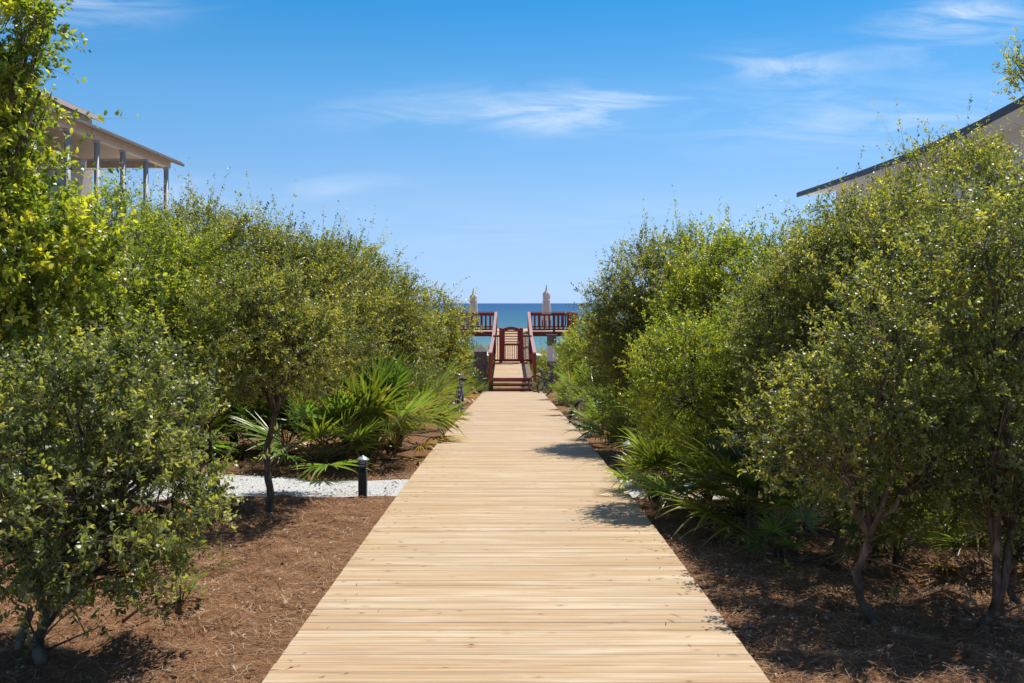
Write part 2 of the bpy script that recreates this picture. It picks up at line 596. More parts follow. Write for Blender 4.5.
# thin cirrus, laid out in world directions: u = x/y, v = z/y
tc = nt.nodes.new('ShaderNodeTexCoord')
sx = nt.nodes.new('ShaderNodeSeparateXYZ')
nt.links.new(tc.outputs['Generated'], sx.inputs[0])
ym = math_(nt, 'MAXIMUM', sx.outputs[1], 0.08)
u = math_(nt, 'DIVIDE', sx.outputs[0], ym)
v = math_(nt, 'DIVIDE', sx.outputs[2], ym)
cv = nt.nodes.new('ShaderNodeCombineXYZ')
nt.links.new(u, cv.inputs[0]); nt.links.new(v, cv.inputs[1])
mp = nt.nodes.new('ShaderNodeMapping')
mp.inputs['Scale'].default_value = (5.0, 26.0, 1)
mp.inputs['Rotation'].default_value = (0, 0, R(-5))
nt.links.new(cv.outputs[0], mp.inputs[0])
cn = noise(nt, mp.outputs[0], 1.3, 7, 0.62, 0.9)
wisp = ramp(nt, cn.outputs[0], [(0.42, (0, 0, 0)), (0.68, (1, 1, 1))])
tot = None
for (px, py, rx, ry, ang, k) in [(470, 108, 120, 18, 3, .50), (600, 108, 75, 20, 6, .75), (555, 120, 60, 9, 0, .3), (785, 68, 52, 16, -3, .85),
                                 (960, 20, 64, 24, 6, 1.1), (70, 8, 85, 20, 4, .75), (880, 118, 160, 28, 4, .5), (335, 186, 70, 12, 5, .30),
                                 (560, 230, 300, 30, 0, .14), (880, 60, 60, 10, 0, .2), (180, 190, 60, 20, 0, .3)]:
    u0, v0 = (px - 512) / F, (303 - py) / F
    du = math_(nt, 'SUBTRACT', u, u0); dv = math_(nt, 'SUBTRACT', v, v0)
    ca, sa = math.cos(R(ang)), math.sin(R(ang))
    e1 = math_(nt, 'DIVIDE', math_(nt, 'ADD', math_(nt, 'MULTIPLY', du, ca), math_(nt, 'MULTIPLY', dv, sa)), rx / F)
    e2 = math_(nt, 'DIVIDE', math_(nt, 'SUBTRACT', math_(nt, 'MULTIPLY', dv, ca), math_(nt, 'MULTIPLY', du, sa)), ry / F)
    r2 = math_(nt, 'ADD', math_(nt, 'MULTIPLY', e1, e1), math_(nt, 'MULTIPLY', e2, e2))
    g = math_(nt, 'MULTIPLY', math_(nt, 'EXPONENT', math_(nt, 'MULTIPLY', r2, -0.9)), k)
    tot = g if tot is None else math_(nt, 'ADD', tot, g)
cl = math_(nt, 'MULTIPLY', tot, math_(nt, 'ADD', math_(nt, 'MULTIPLY', wisp, 0.75), 0.08), True)
CLOUD = (7.6, 8.4, 9.4)
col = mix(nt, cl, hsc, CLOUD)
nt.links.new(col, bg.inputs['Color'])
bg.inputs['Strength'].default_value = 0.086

scene.view_settings.view_transform = 'Standard'
scene.view_settings.look = 'None'
scene.view_settings.exposure = 0.45
scene.view_settings.gamma = 1.0
scene.cycles.max_bounces = 8
scene.cycles.diffuse_bounces = 4
scene.cycles.transmission_bounces = 6
scene.cycles.caustics_reflective = False
scene.cycles.caustics_refractive = False

# ------------------------------------------------------------------ ground, path, sea
PATH_Y0, PATH_Y1 = 10.75, 12.15


def axis(edges):
    out = []
    for a, b, s in edges:
        n = max(1, int(round((b - a) / s)))
        out += [a + (b - a) * i / n for i in range(n)]
    return out + [edges[-1][1]]


gx = axis([(-4000, -400, 900), (-400, -60, 60), (-60, -12, 4), (-12, -6, .5), (-6, 6, 0.12), (6, 12, .5), (12, 60, 4), (60, 400, 60), (400, 4000, 900)])
gy = axis([(-3000, -300, 700), (-300, -20, 40), (-20, 2, 2), (2, 14, 0.12), (14, 50, 0.5), (50, 110, 4), (110, 400, 60), (400, 9000, 2000)])


def lump(x, y):
    a = max(0.0, min(1.0, (abs(x) - 1.25) / 0.6)) if 2 < y < 44 else 0
    if PATH_Y0 - .15 < y < PATH_Y1 + .15: a = 0
    return a * 0.026 * (math.sin(x * 9 + math.sin(y * 7) * 2) + math.sin(y * 11 + math.sin(x * 8) * 2)) if abs(x) < 12 else 0


gv = np.array([[x, y, (ground_z(y, x if abs(x) < 60 else 2) + lump(x, y)) if y < 110 else (-9.6 - min(30, (y - 110) * 0.05))] for y in gy for x in gx])
nx, ny = len(gx), len(gy)
ii, jj = np.meshgrid(np.arange(nx - 1), np.arange(ny - 1))
a = (jj * nx + ii).ravel()
gf = np.stack([a, a + 1, a + nx + 1, a + nx], 1)
tag(np_mesh('ground', gv, gf, M['ground'], smooth=True), kind='structure')

# white gravel path crossing under the boards
pm = []
xs = axis([(-14, 14, 0.2)])
pv, pf = [], []
for i, x in enumerate(xs):
    j0, j1 = 0.05 * math.sin(x * 3.1) + 0.03 * math.sin(x * 7.7), 0.05 * math.sin(x * 2.7 + 1) + 0.03 * math.sin(x * 8.3)
    for k in range(6):
        y = PATH_Y0 + j0 + (PATH_Y1 + j1 - PATH_Y0 - j0) * k / 5
        pv.append((x, y, ground_z(y, x) + 0.026 * (1 if 0 < k < 5 else 0.1)))
    if i:
        for k in range(5):
            q = (i - 1) * 6 + k
            pf.append((q, q + 6, q + 7, q + 1))
tag(np_mesh('gravel_path', np.array(pv), np.array(pf), M['gravel'], smooth=True), kind='structure')
# loose pebbles over it
n = 2600
px_ = rng.uniform(-6, 4, n); py_ = rng.uniform(PATH_Y0 - .08, PATH_Y1 + .08, n)
keep = np.abs(px_) > 1.22
px_, py_ = px_[keep], py_[keep]; n = len(px_)
pz = np.array([ground_z(b_, a_) for a_, b_ in zip(px_, py_)]) + 0.027
s = rng.uniform(.004, .010, n)[:, None]
octa = np.array([[1, 0, 0], [0, 1, 0], [-1, 0, 0], [0, -1, 0], [0, 0, .7], [0, 0, -.7]])
V = (octa[None] * rng.uniform(.6, 1.2, (n, 6, 1)) * s[:, None] + np.stack([px_, py_, pz], 1)[:, None]).reshape(-1, 3)
of = np.array([[0, 1, 4], [1, 2, 4], [2, 3, 4], [3, 0, 4], [1, 0, 5], [2, 1, 5], [3, 2, 5], [0, 3, 5]])
Fq = (np.arange(n)[:, None, None] * 6 + of[None]).reshape(-1, 3)
t = np.repeat(rng.uniform(.36, .55, n)[:, None] * np.array([[1, .98, .95]]), 6, 0)
tag(np_mesh('gravel', V, Fq, M['straw'], t), 'loose white gravel scattered over the crossing path', 'gravel', kind='stuff')

sea = MB()
sy = axis([(95, 400, 60), (400, 2000, 400), (2000, 30000, 7000)])
for i in range(len(sy) - 1):
    sea.add([(-20000, sy[i], -8.3), (20000, sy[i], -8.3), (20000, sy[i + 1], -8.3), (-20000, sy[i + 1], -8.3)], [(0, 1, 2, 3)])
tag(sea.build('sea', M['sea']), kind='structure')

# pine straw needles on the ground, nearest part
n = 130000
sx_ = rng.uniform(1.22, 7.0, n) * rng.choice([-1, 1], n)
sy_ = 3.2 + 11.0 * rng.uniform(0, 1, n) ** 1.5
keep = ~((sy_ > PATH_Y0 - .02) & (sy_ < PATH_Y1 + .02)) & (np.abs(sx_) < 0.62 * sy_ + .6)
edge = rng.uniform(0, 1, n) < 0.04
keep |= edge & (np.abs(sx_) < 0.62 * sy_)
sx_, sy_ = sx_[keep], sy_[keep]; n = len(sx_)
gz = np.array([ground_z(b_, a_) + lump(a_, b_) for a_, b_ in zip(sx_, sy_)])
yaw = rng.uniform(0, 2 * PI, n) + 0.6 * np.sin(sx_ * 3)
pit = rng.normal(0, .16, n)
L = rng.uniform(.05, .15, n); W = rng.uniform(.0016, .0032, n) * (0.7 + sy_ * .06)
d = np.stack([np.cos(yaw) * np.cos(pit), np.sin(yaw) * np.cos(pit), np.sin(pit)], 1)
sd_ = np.stack([-np.sin(yaw), np.cos(yaw), np.zeros(n)], 1)
c0 = np.stack([sx_, sy_, gz + rng.uniform(.004, .03, n)], 1)
bend = rng.normal(0, .02, n)[:, None] * sd_
V = np.stack([c0 - d * L[:, None] / 2 - sd_ * W[:, None] / 2, c0 - d * L[:, None] / 2 + sd_ * W[:, None] / 2,
              c0 + bend - sd_ * W[:, None] / 2, c0 + bend + sd_ * W[:, None] / 2,
              c0 + d * L[:, None] / 2 - sd_ * W[:, None] / 4, c0 + d * L[:, None] / 2 + sd_ * W[:, None] / 4], 1)
V[:, :, 2] = np.maximum(V[:, :, 2], (gz + .003)[:, None])
V[:, :, 0] = np.where(np.abs(V[:, :, 0]) < 1.215, np.sign(sx_)[:, None] * 1.215, V[:, :, 0])
V = V.reshape(-1, 3)
b6 = np.arange(n)[:, None] * 6
Fq = np.concatenate([b6 + np.array([[0, 2, 3, 1]]), b6 + np.array([[2, 4, 5, 3]])], 0)
tone = rng.uniform(0, 1, n)[:, None]
tc_ = np.array([[.13, .060, .029]]) * (1 - tone) + np.array([[.43, .245, .128]]) * tone
pale = (rng.uniform(0, 1, n) < .12)[:, None]
tc_ = np.where(pale, np.array([[.54, .38, .25]]), tc_)
tag(np_mesh('pine_straw', V, Fq, M['straw'], np.repeat(tc_, 6, 0)), 'rust brown pine straw mulch covering the ground beside the boards', 'pine straw', kind='stuff')

# dry leaves on the straw
n = 5000
sx_ = rng.uniform(1.3, 6.5, n) * rng.choice([-1, 1], n)
sy_ = 3.3 + 10 * rng.uniform(0, 1, n) ** 1.4
gz = np.array([ground_z(b_, a_) + lump(a_, b_) for a_, b_ in zip(sx_, sy_)]) + .03
yaw = rng.uniform(0, 2 * PI, n); L = rng.uniform(.018, .05, n)[:, None]
d = np.stack([np.cos(yaw), np.sin(yaw), rng.normal(0, .3, n)], 1); s2 = np.stack([-np.sin(yaw), np.cos(yaw), rng.normal(0, .3, n)], 1)
c0 = np.stack([sx_, sy_, gz], 1); up = np.array([[0, 0, 1.0]])
V = np.stack([c0 - d * L / 2, c0 + s2 * L * .28 + up * L * .2, c0 + d * L / 2, c0 - s2 * L * .28 + up * L * .2], 1).reshape(-1, 3)
b4 = np.arange(n)[:, None] * 4
Fq = np.concatenate([b4 + np.array([[0, 2, 1]]), b4 + np.array([[0, 3, 2]])], 0)
tone = rng.uniform(0, 1, n)[:, None]
tc_ = np.array([[.10, .05, .03]]) * (1 - tone) + np.array([[.48, .36, .24]]) * tone
tag(np_mesh('leaf_litter', V, Fq, M['litter'], np.repeat(tc_, 4, 0)), 'small dry leaves scattered over the pine straw', 'leaf litter', kind='stuff')

# ------------------------------------------------------------------ boardwalk
bw = MB()
y = -4.0
END = 40.9
while y < END:
    gap = random.choice([.001, .0015, .002, .003, .005, .007, .010])
    wd = 0.14
    yc = y + wd / 2
    z = deck_z(yc) - 0.018 + random.uniform(-.0015, .0015)
    sl_ = (deck_z(yc + .1) - deck_z(yc - .1)) / .2
    rot = Matrix.Rotation(math.atan(sl_) + random.uniform(-.004, .004), 3, 'X') @ Matrix.Rotation(random.uniform(-.0006, .0006), 3, 'Z')
    bw.box((0.02 + random.uniform(-.001, .001), yc, z), (2 * HALF + random.uniform(-.003, .003), wd - gap, .036), rot, 0, .0025)
    y += wd
boardwalk = bw.build('boardwalk', M['boards'])
tag(boardwalk, kind='structure')
js = MB()
ys = axis([(-4, 40.8, 1.4)])
for xx in (-HALF + .06, -0.4, 0.44, HALF - .02):
    for a_, b_ in zip(ys[:-1], ys[1:]):
        js.beam((xx, a_, deck_z(a_) - .040 - .045), (xx, b_, deck_z(b_) - .040 - .045), .045, .086, 0, 0)
js.build('joist', M['frame_timber'], boardwalk)

# ------------------------------------------------------------------ trees and shrubs
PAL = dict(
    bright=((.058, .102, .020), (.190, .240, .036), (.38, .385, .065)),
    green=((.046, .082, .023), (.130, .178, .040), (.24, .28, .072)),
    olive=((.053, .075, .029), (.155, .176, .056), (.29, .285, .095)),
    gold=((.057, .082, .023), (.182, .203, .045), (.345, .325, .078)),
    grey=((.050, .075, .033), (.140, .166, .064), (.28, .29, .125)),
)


def bez(a, b, c, n):
    return [a * ((1 - t) ** 2) + b * (2 * t * (1 - t)) + c * (t * t) for t in [i / n for i in range(n + 1)]]


class Noise3:
    def __init__(self, r, wl, k=7):
        d = r.normal(size=(k, 3)); d /= np.linalg.norm(d, axis=1)[:, None]
        self.k = d * (2 * PI / (wl * r.uniform(.6, 1.5, k)))[:, None]
        self.p = r.uniform(0, 2 * PI, k)

    def __call__(self, P):
        return np.sin(P @ self.k.T + self.p).mean(1) * 1.6


def unit(a):
    return a / np.maximum(1e-9, np.linalg.norm(a, axis=1))[:, None]


NLEAF = []


def tree(name, label, cat, bases, lobes, leaf, pal, dens=1.0, seed=0, shoots=0, group=None, bark='bark',
         trunk_r=.045, fork=.45, sparse=0.0, twig_len=.24, shoot_len=.5, leaf_w=.42, long=False, clump=.55):
    """bases: [(x, y)] on the ground; lobes: [(px, py, rx_px, rz_px, y, depth_radius)] seen from the photo's spot, in metres after at()"""
    r = np.random.default_rng(seed + 100)
    random.seed(seed + 5)
    root_p = Vector((bases[0][0], bases[0][1], ground_z(bases[0][1], bases[0][0]) - .03))
    root = empty(name, root_p)
    tag(root, label, cat, group)
    Lb = []
    for (px, py, rx, rz, y, dy) in lobes:
        c = at(px, py, y)
        Lb.append((np.array(c), np.array([rx / F * y, dy, rz / F * y])))
    C = np.array([l[0] for l in Lb]); RR = np.array([l[1] for l in Lb])
    area = (RR[:, 0] * RR[:, 2] + RR[:, 0] * RR[:, 1] + RR[:, 1] * RR[:, 2]) * 4.19
    leaf *= .92
    leaf_a = leaf * leaf * leaf_w * .55
    per = 17
    ntw = int(dens * area.sum() * 2.35 / leaf_a / per)
    NLEAF.append(ntw * per)
    which = r.choice(len(Lb), ntw, p=area / area.sum())
    u_ = unit(r.normal(size=(ntw, 3)))
    wob = Noise3(r, .9, 8)
    wob2 = Noise3(r, .30, 9)
    rad = np.clip(1 - np.abs(r.normal(0, .26, ntw)), .2, 1.0)
    P = C[which] + u_ * RR[which] * rad[:, None]
    P += u_ * (RR[which].min(1) * .46 * wob(P))[:, None]
    P += u_ * (np.minimum(RR[which].min(1), .7) * .20 * wob2(P))[:, None]
    # holes between clumps
    cl_ = Noise3(r, clump, 9)
    keep = (cl_(P) + r.normal(0, .24, ntw)) > (-.30 + sparse)
    dd = np.stack([np.linalg.norm((P - C[k]) / RR[k], axis=1) for k in range(len(Lb))], 1)
    keep &= ~((dd.min(1) < .55) & (r.uniform(0, 1, ntw) < .8))
    gzz = np.array([ground_z(p[1], p[0]) for p in P])
    keep &= P[:, 2] > gzz + .18
    P, u_, which = P[keep], u_[keep], which[keep]
    out = unit((P - C[which]) / (RR[which] ** 2))
    D = unit(out * .9 + np.array([[0, 0, .45]]) + r.normal(0, .55, P.shape))
    TL = twig_len * .8 * r.uniform(.6, 1.6, len(P))
    longer = (r.uniform(0, 1, len(P)) < .07) & (P[:, 2] > C[which][:, 2] - .1)
    TL = np.where(longer, TL * 2.3, TL)
    npl = np.where(longer, int(per * 1.6), per)
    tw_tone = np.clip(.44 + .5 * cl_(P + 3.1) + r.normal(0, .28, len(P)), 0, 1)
    # long shoots above the outline
    if shoots:
        top = np.argsort(-(P[:, 2] + r.uniform(0, .35, len(P))))[:max(shoots * 6, 10)]
        sel = r.choice(top, shoots, replace=False)
        SP = P[sel]; SD = unit(np.array([[0, 0, 1.0]]) + r.normal(0, .28, SP.shape))
        P = np.concatenate([P, SP]); D = np.concatenate([D, SD])
        TL = np.concatenate([TL, shoot_len * r.uniform(.5, 1.25, shoots)])
        npl = np.concatenate([npl, np.full(shoots, 26)])
        tw_tone = np.concatenate([tw_tone, r.uniform(.4, .9, shoots)])
    nT = len(P)
    # twig curve: P .. P + D*TL with droop
    idx = np.repeat(np.arange(nT), npl)
    nl = len(idx)
    fr = r.uniform(.08, 1.05, nl)
    pos = P[idx] + D[idx] * (TL[idx] * fr)[:, None]
    bendv = r.normal(0, .12, (nT, 3))
    pos += bendv[idx] * (TL[idx] * fr ** 2)[:, None]
    rv = unit(r.normal(size=(nl, 3)))
    side = unit(np.cross(D[idx], rv))
    ld = unit(D[idx] * r.uniform(.25, .9, nl)[:, None] + side * 1.0 + np.array([[0, 0, .12]]))
    upv = unit(np.array([[0, 0, 1.0]]) * .9 + r.normal(0, .65, (nl, 3)))
    wv = unit(np.cross(ld, upv))
    nv = np.cross(wv, ld)
    sz = leaf * r.uniform(.6, 1.25, nl) * np.where(fr > .85, .8, 1.0)
    ll, lw = sz[:, None], (sz * leaf_w / 2)[:, None]
    if long:
        V = np.stack([pos, pos + ld * ll * .3 + wv * lw * .9 + nv * lw * .35, pos + ld * ll * .3 - wv * lw * .9 + nv * lw * .35,
                      pos + ld * ll * .68 + wv * lw * .8 + nv * lw * .25, pos + ld * ll * .68 - wv * lw * .8 + nv * lw * .25,
                      pos + ld * ll - nv * lw * .3, pos + ld * ll * .5], 1)
        nv_ = 6
        V = V[:, :6]
        b_ = np.arange(nl)[:, None] * 6
        Fc = np.concatenate([b_ + np.array([[0, 2, 1]]), b_ + np.array([[1, 2, 3]]), b_ + np.array([[2, 4, 3]]), b_ + np.array([[3, 4, 5]])], 0)
    else:
        nv_ = 4
        V = np.stack([pos, pos + ld * ll * .48 + wv * lw + nv * lw * .4, pos + ld * ll, pos + ld * ll * .48 - wv * lw + nv * lw * .4], 1)
        b_ = np.arange(nl)[:, None] * 4
        Fc = np.concatenate([b_ + np.array([[0, 2, 1]]), b_ + np.array([[0, 3, 2]])], 0)
    V = V.reshape(-1, 3)
    d_, m_, h_ = [np.array(PAL[pal][k])[None] for k in range(3)]
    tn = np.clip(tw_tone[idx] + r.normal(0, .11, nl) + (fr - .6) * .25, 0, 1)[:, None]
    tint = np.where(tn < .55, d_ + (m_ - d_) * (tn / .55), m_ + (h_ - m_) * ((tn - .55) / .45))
    dead = (r.uniform(0, 1, nl) < .006)[:, None]
    tint = np.where(dead, np.array([[.22, .12, .05]]), tint)
    tint = np.repeat(tint, nv_, 0)
    # twig stems inside the crown mesh: thin 3-sided prisms, built as triangles
    tsel = np.arange(nT) if nT < 6000 else r.choice(nT, 6000, replace=False)
    if shoots: tsel = np.union1d(tsel, np.arange(nT - shoots, nT))
    a0 = P[tsel] - D[tsel] * .05; a1 = P[tsel] + D[tsel] * TL[tsel][:, None] + bendv[tsel] * TL[tsel][:, None]
    e1 = unit(np.cross(D[tsel], r.normal(size=(len(tsel), 3)))); e2 = np.cross(D[tsel], e1)
    tr = (leaf * .055)
    S = np.stack([a0 + e1 * tr, a0 - e1 * tr * .5 + e2 * tr * .87, a0 - e1 * tr * .5 - e2 * tr * .87, a1], 1).reshape(-1, 3)
    bs = len(V) + np.arange(len(tsel))[:, None] * 4
    Fs = np.concatenate([bs + np.array([[0, 1, 3]]), bs + np.array([[1, 2, 3]]), bs + np.array([[2, 0, 3]])], 0)
    allV = np.concatenate([V, S]) - np.array(root_p)[None]
    allF = np.concatenate([Fc, Fs])
    mi = np.concatenate([np.zeros(len(Fc)), np.ones(len(Fs))])
    tint = np.concatenate([tint, np.tile(np.array([[.14, .10, .07]]), (len(S), 1))])
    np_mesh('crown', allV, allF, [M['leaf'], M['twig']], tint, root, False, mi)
    # stems and limbs
    tb = MB()
    stems = []
    topz = C[:, 2].max()
    for (bx, by) in bases:
        b0 = Vector((bx, by, ground_z(by, bx) - .05))
        near = min(Lb, key=lambda l: (l[0][0] - bx) ** 2 + (l[0][1] - by) ** 2 + .3 * l[0][2])
        hf = (near[0][2] - b0.z) * fork
        fp = b0 + Vector(((near[0][0] - bx) * .35 + random.uniform(-.08, .08), (near[0][1] - by) * .3 + random.uniform(-.08, .08), hf))
        mid = (b0 + fp) / 2 + Vector((random.uniform(-.13, .13), random.uniform(-.1, .1), 0))
        ph, am = random.uniform(0, 6), .012 + random.uniform(0, .010)
        pts = [p + Vector((am * math.sin(ph + i * .55), am * .7 * math.cos(ph * 2 + i * .6), 0)) * min(1, i / 3) + Vector((random.uniform(-.008, .008), random.uniform(-.008, .008), 0)) for i, p in enumerate(bez(b0, mid, fp, 13))]
        fp = pts[-1]
        rr = [trunk_r * (1.0 + .55 * math.exp(-i / 1.6) - .22 * i / 13) for i in range(14)]
        stems.append((b0, fp, pts, rr))
        tb.tube([p - root_p for p in pts], rr, 9, 0, jitter=.13)
        for q in range(6):
            s0 = pts[random.randint(4, 12)]
            an, ln_ = random.uniform(0, 2 * PI), random.uniform(.2, .55)
            e = s0 + Vector((math.cos(an) * ln_, math.sin(an) * ln_, random.uniform(-.06, .35)))
            bp = bez(s0, (s0 + e) / 2 + Vector((random.uniform(-.06, .06), random.uniform(-.06, .06), random.uniform(-.05, .08))), e, 5)
            tb.tube([p - root_p for p in bp], [trunk_r * (.24 - .18 * i / 5) for i in range(6)], 5, 0)
            f2 = bp[3] + Vector((random.uniform(-.16, .16), random.uniform(-.16, .16), random.uniform(0, .18)))
            tb.tube([bp[3] - root_p, (bp[3] + f2) / 2 + Vector((.01, .01, .02)) - root_p, f2 - root_p], [trunk_r * .1, trunk_r * .08, trunk_r * .04], 4, 0)
    for k, (c, rad_) in enumerate(Lb):
        st = min(stems, key=lambda s_: (s_[1] - Vector(c)).length)
        c = Vector(c)
        mid = st[1] + (c - st[1]) * .5 + Vector((random.uniform(-.15, .15), random.uniform(-.15, .15), .10))
        pts = bez(st[1], mid, c, 7)
        pts = [p + Vector((random.uniform(-.02, .02), random.uniform(-.02, .02), random.uniform(-.02, .02))) * (1 if 0 < i < 7 else 0) for i, p in enumerate(pts)]
        tb.tube([p - root_p for p in pts], [trunk_r * (.75 - .5 * i / 7) for i in range(8)], 7, 0, jitter=.1)
        mine = np.where(which == k)[0]
        if len(mine) == 0: continue
        for q in r.choice(mine, min(len(mine), 26), replace=False):
            e = Vector(P[q])
            s0 = pts[random.randint(3, 7)]
            m2 = (s0 + e) / 2 + Vector((random.uniform(-.1, .1), random.uniform(-.1, .1), random.uniform(-.12, .04)))
            bp = bez(s0, m2, e, 5)
            tb.tube([p - root_p for p in bp], [trunk_r * (.26 - .2 * i / 5) for i in range(6)], 5, 0)
    tb.build('trunk', M[bark], root)
    return root


TG_L = 'shrubby trees along the left of the boards'
TG_R = 'shrubby trees along the right of the boards'
NEAR = dict(long=True)
# ---- left of the boards
tree('small_tree', 'small leafy tree with low rounded crown and leaning dark trunk in front left mulch', 'tree', [(-2.52, 5.3)],
     [(90, 420, 88, 62, 5.5, .6), (30, 450, 85, 80, 5.3, .7), (150, 425, 60, 56, 5.5, .5), (120, 500, 85, 70, 5.2, .6), (20, 530, 70, 60, 5.2, .55), (172, 500, 34, 40, 5.6, .3), (100, 565, 75, 30, 5.2, .45)],
     .042, 'grey', .72, 1, 8, TG_L, trunk_r=.034, fork=.36, twig_len=.17, sparse=.08, shoot_len=.26, clump=.32, **NEAR)
tree('tall_shrub', 'tall bright green large leaved shrub at the left edge reaching above the porch roof', 'shrub', [(-4.4, 6.7)],
     [(-18, 40, 46, 60, 6.0, .45), (-25, 108, 54, 38, 6.0, .5), (-25, 160, 52, 36, 6.1, .45), (0, 225, 62, 36, 6.2, .5), (25, 265, 72, 42, 6.3, .55), (-40, 310, 90, 80, 6.2, .6), (40, 92, 14, 10, 5.9, .1), (35, 20, 14, 12, 5.9, .1)],
     .056, 'bright', 1.25, 2, 8, TG_L, trunk_r=.032, fork=.3, twig_len=.24, sparse=-.12, shoot_len=.42, clump=.4, leaf_w=.46, **NEAR)
tree('shrub', 'broad bright green shrub with trunks by the gravel path, below the porch', 'shrub', [(-3.05, 10.4), (-3.3, 10.2)],
     [(40, 285, 95, 70, 9.4, .9), (120, 272, 80, 58, 9.6, .9), (190, 300, 52, 60, 9.8, .7), (110, 340, 100, 60, 9.6, .9), (30, 350, 80, 60, 9.2, .8), (190, 350, 52, 48, 9.0, .7)],
     .040, 'bright', .75, 3, 14, TG_L, trunk_r=.045, fork=.5, twig_len=.22, shoot_len=.4)
tree('tree', 'olive green tree with thin curved dark trunk just behind the gravel path edge', 'tree', [(-2.28, 9.4)],
     [(266, 288, 64, 58, 10.2, .8), (222, 300, 40, 56, 10.3, .6), (322, 298, 52, 54, 10.8, .7), (285, 345, 72, 52, 9.5, .8), (340, 335, 42, 50, 11.0, .6), (240, 330, 48, 60, 9.2, .7), (300, 262, 40, 26, 10.8, .5)],
     .040, 'olive', .8, 4, 16, TG_L, trunk_r=.034, fork=.62, twig_len=.2, shoot_len=.45)
tree('tree', 'rounded dull green tree above the left palmetto clump', 'tree', [(-2.6, 15.2), (-2.2, 15.8)],
     [(375, 315, 46, 50, 15.2, .8), (398, 325, 26, 46, 15.6, .6), (350, 345, 45, 45, 15, .7), (385, 360, 36, 30, 15.2, .6), (355, 300, 50, 44, 14.2, .7), (345, 290, 40, 38, 15.6, .7)],
     .050, 'olive', .75, 5, 12, TG_L, trunk_r=.05, fork=.5, twig_len=.26, shoot_len=.5)
tree('tree', 'yellow green round tree closest to the red stairs on the left', 'tree', [(-2.5, 29.0), (-2.1, 29.6)],
     [(436, 332, 26, 34, 29, .9), (452, 340, 18, 30, 29.5, .7), (415, 350, 24, 36, 28.6, .8), (440, 364, 22, 22, 29, .7)],
     .085, 'gold', .8, 6, 5, TG_L, trunk_r=.06, fork=.5, twig_len=.36, shoot_len=.4)
tree('shrub', 'dark green shrub filling the gap behind the small front tree', 'shrub', [(-5.6, 11.0)],
     [(-20, 390, 90, 80, 11, 1.0), (80, 400, 80, 55, 11.6, .9), (20, 300, 90, 70, 11, .9)],
     .046, 'green', .6, 7, 4, TG_L, trunk_r=.05, twig_len=.24)
tree('shrub', 'dense green shrub in the shade behind the left trunks', 'shrub', [(-4.4, 15.5)],
     [(215, 330, 70, 70, 15, .9), (250, 400, 65, 55, 15.5, .8), (160, 390, 60, 60, 15, .9), (290, 395, 45, 45, 15.5, .7)],
     .055, 'green', .6, 8, 6, TG_L, trunk_r=.05, twig_len=.28)
tree('shrub', 'olive shrub with thin upright shoots against the sky beside the porch', 'shrub', [(-4.6, 14.0)],
     [(195, 243, 48, 28, 14, .8), (250, 260, 48, 26, 14.2, .8), (180, 290, 60, 60, 14, .9)],
     .05, 'olive', .7, 9, 16, TG_L, trunk_r=.045, twig_len=.28, shoot_len=.75)
tree('shrub', 'grey green shrub between the two round left trees', 'shrub', [(-3.1, 20.5)],
     [(392, 340, 32, 40, 20.5, .9), (405, 365, 28, 36, 21, .8), (372, 350, 36, 50, 20, .9)],
     .065, 'grey', .65, 10, 5, TG_L, trunk_r=.05, twig_len=.3)
# ---- right of the boards
tree('tree', 'grey olive tree leaning over the right palmettos, left of the bright leafy tree', 'tree', [(2.3, 15.0), (2.6, 15.4)],
     [(648, 295, 44, 50, 15.2, .8), (620, 325, 28, 48, 15.6, .6), (672, 270, 36, 34, 15.4, .6), (645, 350, 45, 48, 15.0, .7), (618, 375, 24, 36, 15.6, .5), (675, 320, 45, 55, 14.8, .7)],
     .050, 'olive', .8, 21, 12, TG_R, trunk_r=.05, fork=.4, twig_len=.26, shoot_len=.65)
tree('tree', 'bright leafy tree rising behind the round right shrub', 'tree', [(3.1, 13.8)],
     [(715, 272, 40, 38, 13.8, .7), (745, 282, 36, 42, 14, .7), (705, 310, 48, 45, 13.6, .7), (755, 320, 40, 55, 13.8, .7)],
     .052, 'bright', .75, 22, 7, TG_R, trunk_r=.05, fork=.5, twig_len=.26, shoot_len=.35)
tree('shrub', 'round fresh green shrub overhanging the big right palmetto', 'shrub', [(2.35, 9.9)],
     [(694, 366, 45, 42, 9.7, .55), (682, 398, 42, 38, 9.5, .55), (738, 355, 48, 46, 10, .6), (745, 405, 50, 42, 9.8, .5), (778, 372, 42, 52, 9.8, .5)],
     .036, 'bright', .85, 23, 6, TG_R, trunk_r=.04, fork=.55, twig_len=.17, shoot_len=.25, clump=.4)
tree('tree', 'large olive tree with twisted pale trunk under the right house eave', 'tree', [(2.62, 8.1), (2.15, 8.9)],
     [(838, 285, 58, 52, 8.2, .7), (775, 330, 38, 52, 9.0, .55), (800, 325, 52, 66, 8.4, .65), (885, 238, 60, 46, 8.2, .7), (868, 315, 72, 66, 8, .7), (790, 385, 46, 48, 8.5, .5), (850, 365, 60, 45, 8, .6)],
     .037, 'olive', .8, 24, 7, TG_R, trunk_r=.045, fork=.45, twig_len=.19, shoot_len=.3, bark='barklight', clump=.4)
